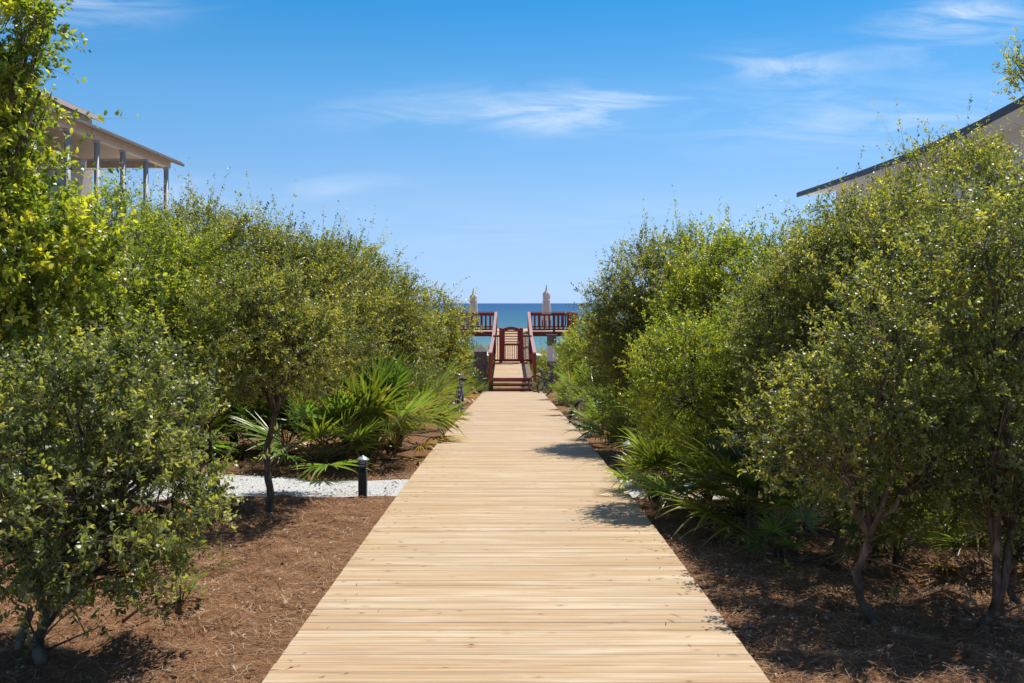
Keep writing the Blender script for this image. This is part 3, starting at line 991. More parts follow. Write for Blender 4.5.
tree('tree', 'dense dark leaved tree with pale slender trunk nearest the right edge of boards', 'tree', [(2.15, 5.9)],
     [(890, 400, 84, 66, 6.0, .55), (845, 440, 60, 52, 6.0, .5), (905, 330, 75, 66, 6.3, .6), (935, 455, 72, 52, 6.0, .5), (820, 400, 55, 60, 7.0, .5), (880, 495, 70, 28, 6.3, .4), (778, 440, 36, 36, 6.9, .35)],
     .038, 'olive', .56, 25, 9, TG_R, trunk_r=.027, fork=.5, twig_len=.16, shoot_len=.26, bark='barklight', clump=.42, sparse=.14, **NEAR)
tree('tree', 'tall gnarled tree at the right edge with thick leaning mossy trunk', 'tree', [(2.68, 5.65), (3.3, 6.4)],
     [(985, 250, 62, 66, 6.3, .6), (1020, 330, 68, 80, 6.0, .6), (995, 430, 66, 62, 5.9, .55), (1060, 420, 66, 76, 5.8, .6), (1030, 520, 44, 36, 5.9, .4), (1050, 245, 60, 66, 6.6, .6), (960, 330, 50, 60, 6.8, .5), (985, 495, 60, 26, 6.5, .4)],
     .040, 'olive', .52, 26, 10, TG_R, trunk_r=.034, fork=.3, twig_len=.18, shoot_len=.3, bark='barklight', clump=.46, sparse=.16, **NEAR)
tree('shrub', 'high yellow green shrub covering the wall of the right house', 'shrub', [(4.4, 9.8)],
     [(945, 200, 64, 46, 9.6, .8), (1015, 186, 62, 50, 9.6, .8), (890, 244, 56, 46, 9.8, .8), (980, 280, 80, 70, 9.8, .8), (1060, 260, 70, 80, 9.8, .8)],
     .042, 'gold', .5, 27, 7, TG_R, trunk_r=.05, twig_len=.22, shoot_len=.3)
tree('tall_tree', 'tall thin tree with a sparse olive branch tip at the top right corner', 'tree', [(6.6, 11.8)],
     [(1062, 75, 48, 36, 11.6, .5), (1085, 130, 50, 60, 11.8, .6), (1030, 66, 20, 16, 11.6, .2)],
     .055, 'gold', .4, 28, 8, TG_R, trunk_r=.05, fork=.85, twig_len=.26, sparse=.25, shoot_len=.4)
tree('shrub', 'dark shrub deep in the shade behind the right trunks', 'shrub', [(4.6, 11.2)],
     [(900, 400, 90, 70, 11.2, .9), (1000, 410, 90, 80, 11, .9), (820, 420, 60, 50, 11.4, .8), (960, 480, 80, 40, 10.6, .6)],
     .046, 'green', .6, 29, 0, TG_R, trunk_r=.05, twig_len=.24)
tree('shrub', 'low bright green shrub beside the white panel post', 'shrub', [(2.7, 33.0)],
     [(583, 352, 22, 20, 33, .8), (600, 350, 24, 26, 32, .8), (592, 372, 24, 18, 32, .7), (572, 362, 12, 14, 33.5, .5)],
     .085, 'bright', .7, 30, 3, TG_R, trunk_r=.05, twig_len=.34, shoot_len=.4)
tree('shrub', 'olive shrub behind the right palmettos near the half hidden bicycle wheel', 'shrub', [(2.6, 22.0)],
     [(612, 375, 26, 30, 22, .8), (630, 360, 30, 40, 21.6, .9), (600, 390, 18, 20, 22, .6)],
     .066, 'olive', .65, 31, 3, TG_R, trunk_r=.05, twig_len=.3)
tree('shrub', 'green shrub between the large right tree and bright leafy tree', 'shrub', [(4.0, 13.0)],
     [(790, 300, 36, 70, 12.6, .7), (830, 330, 60, 80, 12.6, .8), (770, 390, 50, 50, 12.4, .7)],
     .05, 'green', .6, 32, 6, TG_R, trunk_r=.05, twig_len=.26)

tree('dune_shrub', 'low shrub under the left half of the upper deck beside the ramp', 'shrub', [(-1.75, 46.2)],
     [(472, 370, 14, 14, 46, .8), (462, 364, 14, 16, 47, .9), (483, 374, 8, 15, 45.5, .4)],
     .09, 'green', .8, 41, 0, 'low shrubs on the dune', trunk_r=.04, twig_len=.3)
tree('dune_shrub', 'low shrub between the right ramp railing and the white panel post', 'shrub', [(1.75, 46.0)],
     [(542, 374, 9, 15, 45.5, .5), (556, 366, 13, 16, 47, .9), (568, 370, 12, 16, 45, .8)],
     .09, 'bright', .8, 42, 0, 'low shrubs on the dune', trunk_r=.04, twig_len=.3)
tree('dune_shrub', 'dune shrub far behind the white panel post beside the deck corner', 'shrub', [(3.9, 50)],
     [(588, 345, 20, 24, 50, 1.2), (605, 350, 25, 35, 50, 1.2), (574, 360, 14, 16, 49, .9)],
     .10, 'gold', .7, 43, 2, 'low shrubs on the dune', trunk_r=.05, twig_len=.36)
tree('dune_shrub', 'dune shrub far behind the yellow green round tree', 'shrub', [(-4.5, 48)],
     [(430, 345, 26, 34, 48, 1.3), (400, 345, 30, 40, 46, 1.3)],
     .10, 'olive', .7, 44, 2, 'low shrubs on the dune', trunk_r=.05, twig_len=.36)
tree('shrub', 'tall shaded shrub far back behind the rounded dull green tree', 'shrub', [(-5.6, 24)],
     [(330, 330, 50, 60, 24, 1.2), (280, 350, 60, 70, 24, 1.3), (365, 370, 40, 40, 24, 1.0), (220, 340, 60, 80, 24, 1.3)],
     .075, 'green', .7, 45, 2, TG_L, trunk_r=.06, twig_len=.36)
tree('shrub', 'shaded shrub far back in the gap behind the round fresh green shrub', 'shrub', [(5.2, 22)],
     [(690, 360, 60, 60, 22, 1.2), (750, 370, 60, 70, 21, 1.2), (650, 385, 40, 45, 22, 1.0), (820, 370, 70, 80, 20, 1.3)],
     .075, 'green', .7, 46, 2, TG_R, trunk_r=.06, twig_len=.36)
tree('shrub', 'wide dark shrub at the far left edge beyond the gravel path', 'shrub', [(-8.4, 17)],
     [(20, 380, 90, 90, 17, 1.4), (110, 370, 80, 90, 18, 1.4)],
     .065, 'green', .6, 47, 2, TG_L, trunk_r=.06, twig_len=.32)
tree('shrub', 'wide dark shrub at the far right edge behind all the trunks', 'shrub', [(7.4, 15)],
     [(980, 380, 90, 110, 15, 1.3), (900, 400, 80, 90, 16, 1.3), (1050, 380, 70, 110, 15, 1.2)],
     .06, 'green', .6, 48, 0, TG_R, trunk_r=.06, twig_len=.3)

tree('undergrowth_shrub', 'scrubby twiggy undergrowth behind the pale slender trunk', 'shrub', [(2.75, 7.9), (3.0, 8.1)],
     [(880, 520, 46, 26, 7.9, .4), (925, 505, 44, 30, 8.1, .4), (900, 480, 60, 26, 8.2, .4)],
     .036, 'olive', .13, 51, 0, 'scrub under the right trees', trunk_r=.016, fork=.25, twig_len=.2, sparse=.15, bark='barklight')
tree('undergrowth_shrub', 'scrubby twiggy undergrowth between the gnarled trunk and frame edge', 'shrub', [(3.35, 6.9), (3.5, 7.1)],
     [(990, 530, 42, 34, 6.9, .35), (1030, 520, 44, 42, 6.9, .35), (960, 500, 44, 28, 7.3, .35)],
     .036, 'grey', .14, 52, 0, 'scrub under the right trees', trunk_r=.016, fork=.25, twig_len=.2, sparse=.15, bark='barklight')
tree('undergrowth_shrub', 'scrubby twiggy undergrowth beside the twisted pale trunk', 'shrub', [(2.45, 8.8)],
     [(800, 478, 34, 24, 8.8, .35), (835, 490, 34, 22, 8.8, .35)],
     .036, 'gold', .14, 53, 0, 'scrub under the right trees', trunk_r=.014, fork=.25, twig_len=.2, sparse=.15, bark='barklight')

# grass on the low dune round the stairs
n = 9000
dx_ = rng.uniform(-6, 7, n); dy_ = rng.uniform(42.2, 62, n)
keep = ~((np.abs(dx_ - .02) < .95) & (dy_ < 63)) & ~((np.abs(dx_ - .1) < 3.5) & (dy_ > 51.5) & (dy_ < 58.3))
dx_, dy_ = dx_[keep], dy_[keep]; n = len(dx_)
dz_ = np.array([ground_z(b_, a_) for a_, b_ in zip(dx_, dy_)])
yaw = rng.uniform(0, 2 * PI, n); hg = rng.uniform(.2, .6, n)[:, None]
ln = np.stack([np.cos(yaw), np.sin(yaw), np.zeros(n)], 1); wd2 = np.stack([-np.sin(yaw), np.cos(yaw), np.zeros(n)], 1) * .011
p0 = np.stack([dx_, dy_, dz_ - .02], 1); upz = np.array([[0, 0, 1.0]])
V = np.stack([p0 - wd2, p0 + wd2, p0 + upz * hg * .6 + ln * hg * .12 - wd2 * .8, p0 + upz * hg * .6 + ln * hg * .12 + wd2 * .8, p0 + upz * hg * .95 + ln * hg * .4], 1).reshape(-1, 3)
b5 = np.arange(n)[:, None] * 5
Fq = np.concatenate([b5 + np.array([[0, 1, 2]]), b5 + np.array([[1, 3, 2]]), b5 + np.array([[2, 3, 4]])], 0)
tone = rng.uniform(0, 1, n)[:, None]
tc_ = np.array([[.06, .10, .025]]) * (1 - tone) + np.array([[.20, .19, .06]]) * tone
tag(np_mesh('dune_grass', V, Fq, M['leaf'], np.repeat(tc_, 5, 0)), 'green and straw coloured grass growing on the low dune by the stairs', 'dune grass', kind='stuff')

# a little straw blown on the boards, mostly along the edges
n = 260
lx = np.sign(rng.uniform(-1, 1, n)) * (HALF - np.abs(rng.normal(0, .22, n))) + .02
ly = 3.4 + 18 * rng.uniform(0, 1, n) ** 1.5
lz = np.array([deck_z(b_) for b_ in ly]) + .0035
yaw = rng.uniform(0, 2 * PI, n); L = rng.uniform(.03, .11, n)[:, None]; W = rng.uniform(.0015, .003, n)[:, None]
isl = (rng.uniform(0, 1, n) < .15)[:, None]
L = np.where(isl, L * .3, L); W = np.where(isl, L * .22, W)
d = np.stack([np.cos(yaw), np.sin(yaw), -.03 * np.sin(yaw)], 1); s2 = np.stack([-np.sin(yaw), np.cos(yaw), -.03 * np.cos(yaw)], 1)
c0 = np.stack([lx, ly, lz], 1)
V = np.stack([c0 - d * L / 2, c0 + s2 * W + upz * .002, c0 + d * L / 2, c0 - s2 * W + upz * .002], 1).reshape(-1, 3)
b4 = np.arange(n)[:, None] * 4
Fq = np.concatenate([b4 + np.array([[0, 2, 1]]), b4 + np.array([[0, 3, 2]])], 0)
tone = rng.uniform(0, 1, n)[:, None]
tc_ = np.array([[.10, .05, .03]]) * (1 - tone) + np.array([[.36, .20, .10]]) * tone
tag(np_mesh('blown_litter', V, Fq, M['litter'], np.repeat(tc_, 4, 0)), 'a few dry needles and leaves blown onto the boards', 'litter', kind='stuff')

# ------------------------------------------------------------------ saw palmettos
def frond_mesh(k, dead=False):
    r = np.random.default_rng(500 + k)
    V, Fc, T = [], [], []
    pet = r.uniform(.42, .7)
    nb = int(r.integers(22, 30))
    Lb = r.uniform(.46, .6)
    span = R(r.uniform(195, 235))
    # petiole: slightly arched 4-sided rod along +Y
    pts = [Vector((0, pet * t, .10 * math.sin(t * 1.5) * pet)) for t in (0, .33, .66, 1)]
    tb = MB(); tb.tube(pts, [.010, .008, .007, .006], 5)
    V += [Vector(p) for p in tb.v]; Fc += tb.f
    pc = Vector((.16, .17, .04)) if not dead else Vector((.26, .17, .09))
    T += [pc] * len(tb.v)
    hub = pts[-1]
    tilt = r.uniform(-.1, .45)
    col0 = np.array((.104, .146, .030)) * r.uniform(.8, 1.5) * np.array((r.uniform(.85, 1.2), 1, r.uniform(.8, 1.2)))
    if dead: col0 = np.array((.30, .19, .09))
    for i in range(nb):
        f_ = (i / (nb - 1) - .5)
        a = f_ * span
        L = Lb * (1 - .38 * abs(f_) ** 1.5 * 2) * r.uniform(.88, 1.08)
        d = Vector((math.sin(a), math.cos(a), 0)) + Vector((r.normal(0, .03), r.normal(0, .03), r.normal(0, .05)))
        d.normalize()
        sd2 = Vector((d.y, -d.x, 0))
        b = len(V)
        ns = 6
        droop = r.uniform(.02, .26) + (.3 if dead else 0) + (.45 if r.uniform() < .2 else 0)
        cup = .22 * (1 - math.cos(a * .8))
        wmax = .0165 * r.uniform(.85, 1.1)
        c = col0 * r.uniform(.75, 1.35)
        if r.uniform() < .05: c = np.array((.25, .18, .08))
        for s in range(ns + 1):
            t = s / ns
            w_ = wmax * min(1, .35 + 2.2 * t) * (1 - t ** 3.0) + .0008
            p = hub + d * (L * t) + Vector((0, 0, cup * L * t - droop * L * t ** 2.6))
            V += [p - sd2 * w_, p + Vector((0, 0, -w_ * .55)), p + sd2 * w_]
            tipc = c * (1 - .0 * t) if t < .93 else np.array((.20, .15, .07))
            T += [tipc] * 3
        for s in range(ns):
            q = b + s * 3
            Fc += [(q, q + 1, q + 4, q + 3), (q + 1, q + 2, q + 5, q + 4)]
    # fold the fan back against the petiole
    rot = Matrix.Rotation(tilt, 3, 'X')
    for i in range(len(tb.v), len(V)):
        V[i] = hub + rot @ (V[i] - hub)
    me = bpy.data.meshes.new('frond')
    me.from_pydata([tuple(p) for p in V], [], [tuple(f) for f in Fc])
    me.materials.append(M['frond'])
    a_ = me.attributes.new('tint', 'FLOAT_COLOR', 'POINT')
    cc = np.ones((len(V), 4), dtype=np.float32); cc[:, :3] = np.array([tuple(t) for t in T])
    a_.data.foreach_set('color', cc.ravel())
    me.polygons.foreach_set('use_smooth', [True] * len(me.polygons))
    me.update()
    return me


FRONDS = [frond_mesh(k) for k in range(9)]
DEADF = [frond_mesh(40 + k, True) for k in range(2)]


def palmetto(label, x, y, nf, sc, seed, group, lean=0.0, low=20, high=82):
    r = random.Random(seed)
    root = empty('palmetto', (x, y, ground_z(y, x)))
    tag(root, label, 'palmetto', group)
    st = MB()
    h = .14 * sc
    st.tube([(0, 0, -.05), (.02, .01, h * .6), (.03, .0, h + .06)], [.045 * sc, .05 * sc, .03 * sc], 9, jitter=.2)
    for k in range(14):
        a = r.uniform(0, 2 * PI)
        st.beam((.05 * math.cos(a), .05 * math.sin(a), r.uniform(0, h)), (.13 * math.cos(a) * sc, .13 * math.sin(a) * sc, h + r.uniform(0, .12)), .018, .006)
    st.build('stem', M['fibre'], root)
    for i in range(nf):
        az = 2 * PI * (i * .381966) + r.uniform(-.3, .3)
        el = R(high - (high - low) * ((i + .5) / nf) ** .8 + r.uniform(-8, 8))
        me = r.choice(FRONDS)
        if i >= nf - 3 and r.random() < .6: me, el = r.choice(DEADF), R(r.uniform(-25, 0))
        o = bpy.data.objects.new('frond', me)
        COL.objects.link(o)
        o.parent = root
        s = sc * r.uniform(.82, 1.15)
        o.matrix_local = (Matrix.Translation((.02, 0, h)) @ Matrix.Rotation(az, 4, 'Z') @ Matrix.Rotation(el, 4, 'X')
                          @ Matrix.Rotation(r.uniform(-.5, .5), 4, 'Y') @ Matrix.Scale(s, 4))
    return root


PG_L = 'palmettos along the left of the boards'
PG_R = 'palmettos along the right of the boards'
PALM = [
    # label, px of the base, y, fronds, scale, group, low, high
    ('tall palmetto standing right behind the left bollard light', 370, 13.5, 25, 1.25, PG_L, 28, 86),
    ('full palmetto between the left bollard light and board edge', 392, 14.4, 20, .84, PG_L, 24, 84),
    ('palmetto with a low pale frond left of the bollard light', 322, 12.9, 13, 1.05, PG_L, -12, 70),
    ('palmetto at the board edge in the middle of left clump', 398, 16.4, 21, 1.25, PG_L, 12, 80),
    ('tall palmetto under the rounded dull green tree', 345, 16.2, 17, 1.35, PG_L, 20, 84),
    ('palmetto leaning over the boards before the left bicycle', 412, 20.0, 17, 1.08, PG_L, 10, 80),
    ('palmetto behind the clump close to the left bicycle', 425, 24.0, 15, 1.0, PG_L, 20, 82),
    ('palmetto just beyond the left bicycle', 450, 30.5, 14, .8, PG_L, 15, 80),
    ('palmetto in front of the grey pointed box', 464, 37.0, 15, .95, PG_L, 15, 78),
    ('palmetto below the yellow green round tree', 440, 31.5, 13, 1.2, PG_L, 20, 80),
    ('shaded palmetto under the olive tree trunk', 285, 14.6, 12, 1.05, PG_L, 15, 80),
    ('large low palmetto with long sunlit fronds reaching over the board edge', 738, 8.9, 19, .95, PG_R, -10, 66),
    ('small dark palmetto in front of the right bollard light', 654, 10.4, 16, .66, PG_R, 0, 84),
    ('upright palmetto behind the large low right palmetto', 706, 10.5, 14, .85, PG_R, 15, 82),
    ('shaded palmetto beside the twisted pale trunk', 795, 9.6, 14, 1.0, PG_R, 10, 80),
    ('tiny palmetto on the mulch by the twisted trunk', 780, 7.7, 8, .42, PG_R, 5, 70),
    ('palmetto behind the pale slender trunk', 895, 7.7, 15, .70, PG_R, 10, 80),
    ('palmetto at the right edge behind the gnarled trunk', 1003, 7.4, 15, .75, PG_R, 10, 78),
    ('dense palmetto on the board edge under the grey olive tree', 612, 16.6, 17, .82, PG_R, 8, 80),
    ('palmetto next to the half hidden bicycle wheel', 604, 20.4, 16, .85, PG_R, 10, 80),
    ('palmetto hiding the rear of the half hidden bicycle', 590, 23.5, 14, 1.1, PG_R, 15, 80),
    ('palmetto on the board edge halfway to the stairs', 575, 26.0, 14, .85, PG_R, 12, 80),
    ('palmetto covering the front wheels of the parked bicycles', 572, 34.5, 14, .72, PG_R, 10, 78),
    ('palmetto under the low bright green shrub', 583, 31.0, 14, 1.05, PG_R, 15, 80),
    ('palmetto spilling onto the board edge before the left bicycle', 436, 22.3, 15, .78, PG_L, 10, 80),
    ('palmetto on the left board edge midway between bicycle and stairs', 456, 33.6, 14, .8, PG_L, 10, 80),
    ('small palmetto at the last boards left of the stairs', 474, 39.0, 12, .6, PG_L, 10, 78),
    ('small palmetto by the right board edge before the half hidden wheel', 600, 18.4, 15, .66, PG_R, 8, 80),
    ('palmetto by the bollard where the right gravel path ends', 628, 14.3, 15, .74, PG_R, 8, 80),
    ('small palmetto in front of the palmetto covering the bicycles', 569, 30.6, 14, .7, PG_R, 10, 80),
    ('small palmetto beside the navy bicycle', 562, 37.6, 13, .6, PG_R, 10, 78),
    ('palmetto behind the half hidden wheel', 585, 24.6, 14, .8, PG_R, 10, 80),
    ('low palmetto on the gravel between the right bollard and big palmetto', 668, 11.5, 15, .72, PG_R, 5, 80),
    ('palmetto in the shade left of the olive tree trunk', 232, 14.8, 14, 1.05, PG_L, 15, 80),
    ('palmetto beyond the gravel path behind the small front tree', 182, 13.8, 14, 1.0, PG_L, 12, 80),
    ('palmetto under the shaded shrub behind the left trunks', 262, 16.4, 14, 1.2, PG_L, 15, 82),
    ('palmetto behind the small dark palmetto and bollard', 660, 13.4, 14, .95, PG_R, 15, 80),
]
for i, (lab, px, y, nf, sc, g, lo, hi) in enumerate(PALM):
    palmetto(lab, (px - 512) / F * y, y, nf, sc, 900 + i, g, 0, lo, hi)

# ------------------------------------------------------------------ bollard lights
def bollard(label, x, y):
    z = ground_z(y, x) + .02
    o = tag(empty('bollard_light', (x, y, z)), label, 'bollard light', 'low bollard lights beside the boards')
    p = MB(); p.box((0, 0, .12), (.088, .088, .30), None, 0, .006); p.box((0, 0, .275), (.088, .088, .016), None, 0, .004)
    p.build('post', M['lampgreen'], o)
    nk = MB(); nk.lathe([(.0, .283), (.036, .283), (.034, .30), (.046, .305), (.046, .312), (.0, .312)], 20); nk.build('collar', M['lampgreen'], o)
    g = MB(); g.lathe([(.0, .3125), (.034, .3125), (.042, .335), (.044, .36), (.040, .385), (.0, .386)], 20); g.build('lens', M['lampglass'], o)
    c = MB()
    for k in range(4):
        a = PI / 4 + k * PI / 2
        c.tube([(.05 * math.cos(a), .05 * math.sin(a), .308), (.053 * math.cos(a), .053 * math.sin(a), .39)], .0045, 6)
    c.tube([(.05 * math.cos(a * PI / 12), .05 * math.sin(a * PI / 12), .348) for a in range(24)], .004, 6, closed=True)
    c.build('cage', M['lampgreen'], o)
    cp = MB(); cp.lathe([(.0, .387), (.066, .387), (.069, .392), (.062, .402), (.034, .424), (.016, .43), (.012, .438), (.0, .44)], 24); cp.build('cap', M['lampcap'], o)
    return o


bollard('dark green bollard light standing at the near edge of the left gravel path', -1.60, 10.68)
bollard('bollard light half hidden behind the small dark palmetto on the right', 1.43, 12.3)

# ------------------------------------------------------------------ beach stairs with gate and upper deck
ST = tag(empty('beach_stairs', (0.02, 41.0, deck_z(40.9))), 'red brown railed stairs and deck at the far end of the boardwalk', 'stairs')
SB = ST.location.copy()


def S(x, y, z):            # world -> stairs-local
    return Vector((x, y, z)) - SB


ZB = deck_z(40.9)
Z1 = 1.64 - 3.12           # ramp foot
Z2 = 1.64 - 2.80           # ramp head at the gate
ZU = 1.64 - 1.48           # upper deck floor
HW = .80
for k in range(2):
    yy = 41.0 + .32 * k
    zt = ZB + .172 * (k + 1)
    r_ = MB(); r_.box(S(0.02, yy + .08, zt - .127), (2 * HW - .02, .03, .088), None, 0, .003); r_.build('riser', M['red'], ST)
    t_ = MB(); t_.box(S(0.02, yy + .17, zt - .04), (2 * HW, .34, .08), None, 0, .006); t_.build('tread', M['boards'], ST)
r_ = MB(); r_.box(S(0.02, 41.66, Z1 - .10), (2 * HW, .04, .16), None, 0, .003); r_.build('riser', M['red'], ST)
rp = MB()
for i in range(35):
    y0 = 41.65 + i * .142
    z0 = Z1 + (Z2 - Z1) * (y0 + .07 - 41.65) / 4.95
    rp.box(S(0.02, y0 + .07, z0 - .018), (2 * HW, .138, .036), Matrix.Rotation(math.atan((Z2 - Z1) / 4.95), 3, 'X'), 0, .003)
rp.build('ramp', M['boards'], ST)
ld_ = MB()
for i in range(37):
    y0 = 46.72 + i * .142
    z0 = Z2 + (ZU - Z2) * (i + 1) / 38
    ld_.box(S(0.02, y0 + .07, z0 - .018), (2 * HW, .138, .036), Matrix.Rotation(math.atan((ZU - Z2) / 5.3), 3, 'X'), 0, .003)
ld_.build('upper_ramp', M['boards'], ST)
XL, XR = -3.25, 3.45
ud = MB()
for i in range(42):
    ud.box(S((XL + XR) / 2, 52.02 + i * .142, ZU - .018), (XR - XL, .138, .036), None, 0, .003)
ud.build('deck_floor', M['boards'], ST)
for x0, x1 in ((XL, -HW - .0), (HW + .04, XR)):
    fa = MB(); fa.box(S((x0 + x1) / 2, 51.98, ZU - .14), (x1 - x0, .05, .24), None, 0, .004); fa.build('fascia', M['red'], ST)
for x0 in (XL, XR):
    fa = MB(); fa.box(S(x0, 55.01, ZU - .16), (.05, 5.9, .24), None, 0, .004); fa.build('fascia', M['red'], ST)
for (x, y) in ((XL + .1, 52.15), (-1.0, 52.15), (1.04, 52.15), (XR - .1, 52.15), (XL + .1, 57.6), (XR - .1, 57.6), (-1, 57.6), (1.04, 57.6)):
    p = MB(); gz = ground_z(y, x) - .2
    p.box(S(x, y, (gz + ZU - .26) / 2), (.15, .15, ZU - .26 - gz), None, 0, .006); p.build('support_post', M['red'], ST)
for (x, y, zt) in ((-HW + .06, 41.75, Z1), (HW - .02, 41.75, Z1), (-HW + .06, 46.3, Z2), (HW - .02, 46.3, Z2), (-HW + .06, 49.3, Z2), (HW - .02, 49.3, Z2)):
    p = MB(); gz = ground_z(y, x) - .2
    p.box(S(x, y, (gz + zt - .045) / 2), (.13, .13, zt - .045 - gz), None, 0, .006); p.build('support_post', M['red'], ST)


def railing(pts, top=1.02, low=.10, posts=True, pick=.20, lit=False, pw=.13):
    """pts: floor line points (world); one railing with its posts, rails and balusters"""
    rl = MB(); P_ = [Vector(p) for p in pts]
    for a, b in zip(P_[:-1], P_[1:]):
        up = Vector((0, 0, 1))
        rl.beam(S(*(a + up * (top - .08))), S(*(b + up * (top - .08))), .045, .09)
        rl.beam(S(*(a + up * low)), S(*(b + up * low)), .045, .09)
        n = int((b - a).length / pick)
        for i in range(1, n):
            q = a + (b - a) * i / n
            rl.box(S(*(q + up * (top + low - .08) / 2)), (.085, .04, top - low - .17), None, 0, .003)
    o = rl.build('railing', M['red'], ST)
    for q in P_:
        p = MB(); p.box(S(*(q + Vector((0, 0, top / 2 - .07)))), (pw, pw, top + .13), None, 0, .005); p.build('post', M['red'], o)
    c = MB()
    for a, b in zip(P_[:-1], P_[1:]):
        c.beam(S(*(a + Vector((0, 0, top + .02)))), S(*(b + Vector((0, 0, top + .02)))), .15, .04)
    c.build('top_cap', M['rail_cap'] if lit else M['red'], o)
    return o


for sx_s in (-1, 1):
    X0 = .02 + sx_s * .92
    a = (X0, 41.15, Z1 + .0); b = (X0 - sx_s * .02, 46.6, Z2 + .12); c = (X0 - sx_s * .06, 51.95, ZU)
    railing([a, b], 1.04, .1, lit=True)
    railing([b, (X0 - sx_s * .04, 49.3, (Z2 + ZU) / 2 + .06), c], .98, .1, lit=True)
    xe = XR if sx_s > 0 else XL
    railing([(X0 - sx_s * .06 + sx_s * .06, 52.02, ZU), (.5 * (X0 + xe), 52.02, ZU), (xe - sx_s * .06, 52.02, ZU)], .94, .1, pick=.21)
    railing([(xe - sx_s * .06, 52.2, ZU), (xe - sx_s * .06, 57.8, ZU)], .94, .1, pick=.21)
    railing([(xe - sx_s * .12, 57.85, ZU), (X0 + sx_s * .15, 57.85, ZU)], .94, .1, pick=.21)

GY = 46.62
gate = MB()
gx0, gx1 = -.42 - .03, .40 - .03
zb, ztop = Z2 + .06, Z2 + 1.5
for x in (gx0 + .05, gx1 - .05):
    gate.box(S(x, GY, (zb + ztop) / 2), (.13, .045, ztop - zb), None, 0, .004)
gate.box(S((gx0 + gx1) / 2, GY, zb + .06), (gx1 - gx0 - .2, .045, .12), None, 0, .004)
gate.box(S((gx0 + gx1) / 2, GY, zb + .80), (gx1 - gx0 - .2, .045, .10), None, 0, .004)
# arched head
arc, n = [], 14
for i in range(n + 1):
    t = i / n
    x = gx0 + (gx1 - gx0) * t
    arc.append((x, ztop + .10 * math.sin(PI * t)))
vs, fs = [], []
for (x, z) in arc:
    for dz, dy in ((-.03, -.024), (.12, -.024), (.12, .024), (-.03, .024)):
        vs.append(S(x, GY, z + dz - .03) + Vector((0, dy, 0)))
for i in range(n):
    for k in range(4):
        fs.append((i * 4 + k, i * 4 + (k + 1) % 4, (i + 1) * 4 + (k + 1) % 4, (i + 1) * 4 + k))
fs += [(0, 3, 2, 1), (n * 4, n * 4 + 1, n * 4 + 2, n * 4 + 3)]
gate.add(vs, fs)
go = gate.build('gate', M['red'], ST)
sl2 = MB()
for i in range(6):
    x = gx0 + .10 + (gx1 - gx0 - .2) * (i + .5) / 6
    sl2.box(S(x, GY, zb + .43), (.030, .022, .63), None, 0, .003)
for k in range(5):
    sl2.box(S((gx0 + gx1) / 2, GY, zb + .93 + .125 * k), (gx1 - gx0 - .2, .022, .045), None, 0, .003)
sl2.build('slats', M['red'], go)
la = MB(); la.box(S(gx1 - .05, GY - .04, zb + .9), (.05, .03, .10), None, 0, .006); la.tube([S(gx1 - .05, GY - .06, zb + .9), S(gx1 - .13, GY - .06, zb + .9)], .008, 8); la.build('latch', M['rim'], go)
for x in (gx0 - .075, gx1 + .075):
    gp = MB(); gp.box(S(x, GY, Z2 + .77), (.15, .13, 1.62), None, 0, .008)
    gp.lathe([(.0, 0), (.09, 0), (.09, .03), (.0, .09)], 12, tuple(S(x, GY, Z2 + 1.58)))
    gp.build('gate_post', M['red'], ST)
for x0, x1 in ((-.88, gx0 - .15), (gx1 + .15, .92)):
    sp = MB()
    for z in (Z2 + .12, Z2 + 1.25): sp.box(S((x0 + x1) / 2, GY, z), (x1 - x0, .04, .09), None, 0, .003)
    m_ = 2
    for i in range(m_):
        sp.box(S(x0 + (x1 - x0) * (i + .5) / m_, GY, Z2 + .69), (.035, .03, 1.03), None, 0, .003)
    sp.build('side_panel', M['red'], ST)


def umbrella(label, x, y, top):
    o = tag(empty('closed_umbrella', (x, y, ZU)), label, 'umbrella', 'closed sun umbrellas on the upper deck')
    p = MB(); p.lathe([(0, 0), (.25, 0), (.25, .05), (.05, .08), (.0, .08)], 20); p.build('base', M['greypost'], o)
    p = MB(); p.tube([(0, 0, .07), (0, 0, top - .05)], .024, 10); p.build('pole', M['pole'], o)
    c = MB()
    prof = [(.23, .55), (.26, .62), (.25, 1.0), (.235, 1.4), (.21, 1.58), (.17, 1.64), (.20, 1.70), (.215, top - .48), (.17, top - .36), (.075, top - .30), (.07, top - .14), (.03, top - .08)]
    prof = [(r_ * .84, z) for r_, z in prof]
    sd3 = 32
    base = len(c.v)
    for r_, z in prof:
        for k in range(sd3):
            a = 2 * PI * k / sd3
            rr = r_ * (1 + .22 * math.cos(8 * a + z * .6) * (1 if r_ > .07 else .3))
            c.v.append((rr * math.cos(a), rr * math.sin(a), z))
    for i in range(len(prof) - 1):
        for k in range(sd3):
            k2 = (k + 1) % sd3
            c.f.append([base + i * sd3 + k, base + i * sd3 + k2, base + (i + 1) * sd3 + k2, base + (i + 1) * sd3 + k]); c.mi.append(0); c.sm.append(True)
    c.build('canopy', M['canvas'], o)
    t = MB(); t.tube([(.21 * math.cos(a * PI / 12), .21 * math.sin(a * PI / 12), 1.62) for a in range(24)], .02, 6, closed=True); t.build('tie_strap', M['canvas'], o)
    f = MB(); f.lathe([(0, top - .09), (.03, top - .08), (.02, top - .03), (.035, top), (.0, top + .05)], 12); f.build('finial', M['pole'], o)
    return o


umbrella('closed pale umbrella on the left half of the upper deck', -2.10, 54.0, 2.25)
umbrella('closed pale umbrella on the right half of the upper deck', 1.87, 54.0, 2.42)

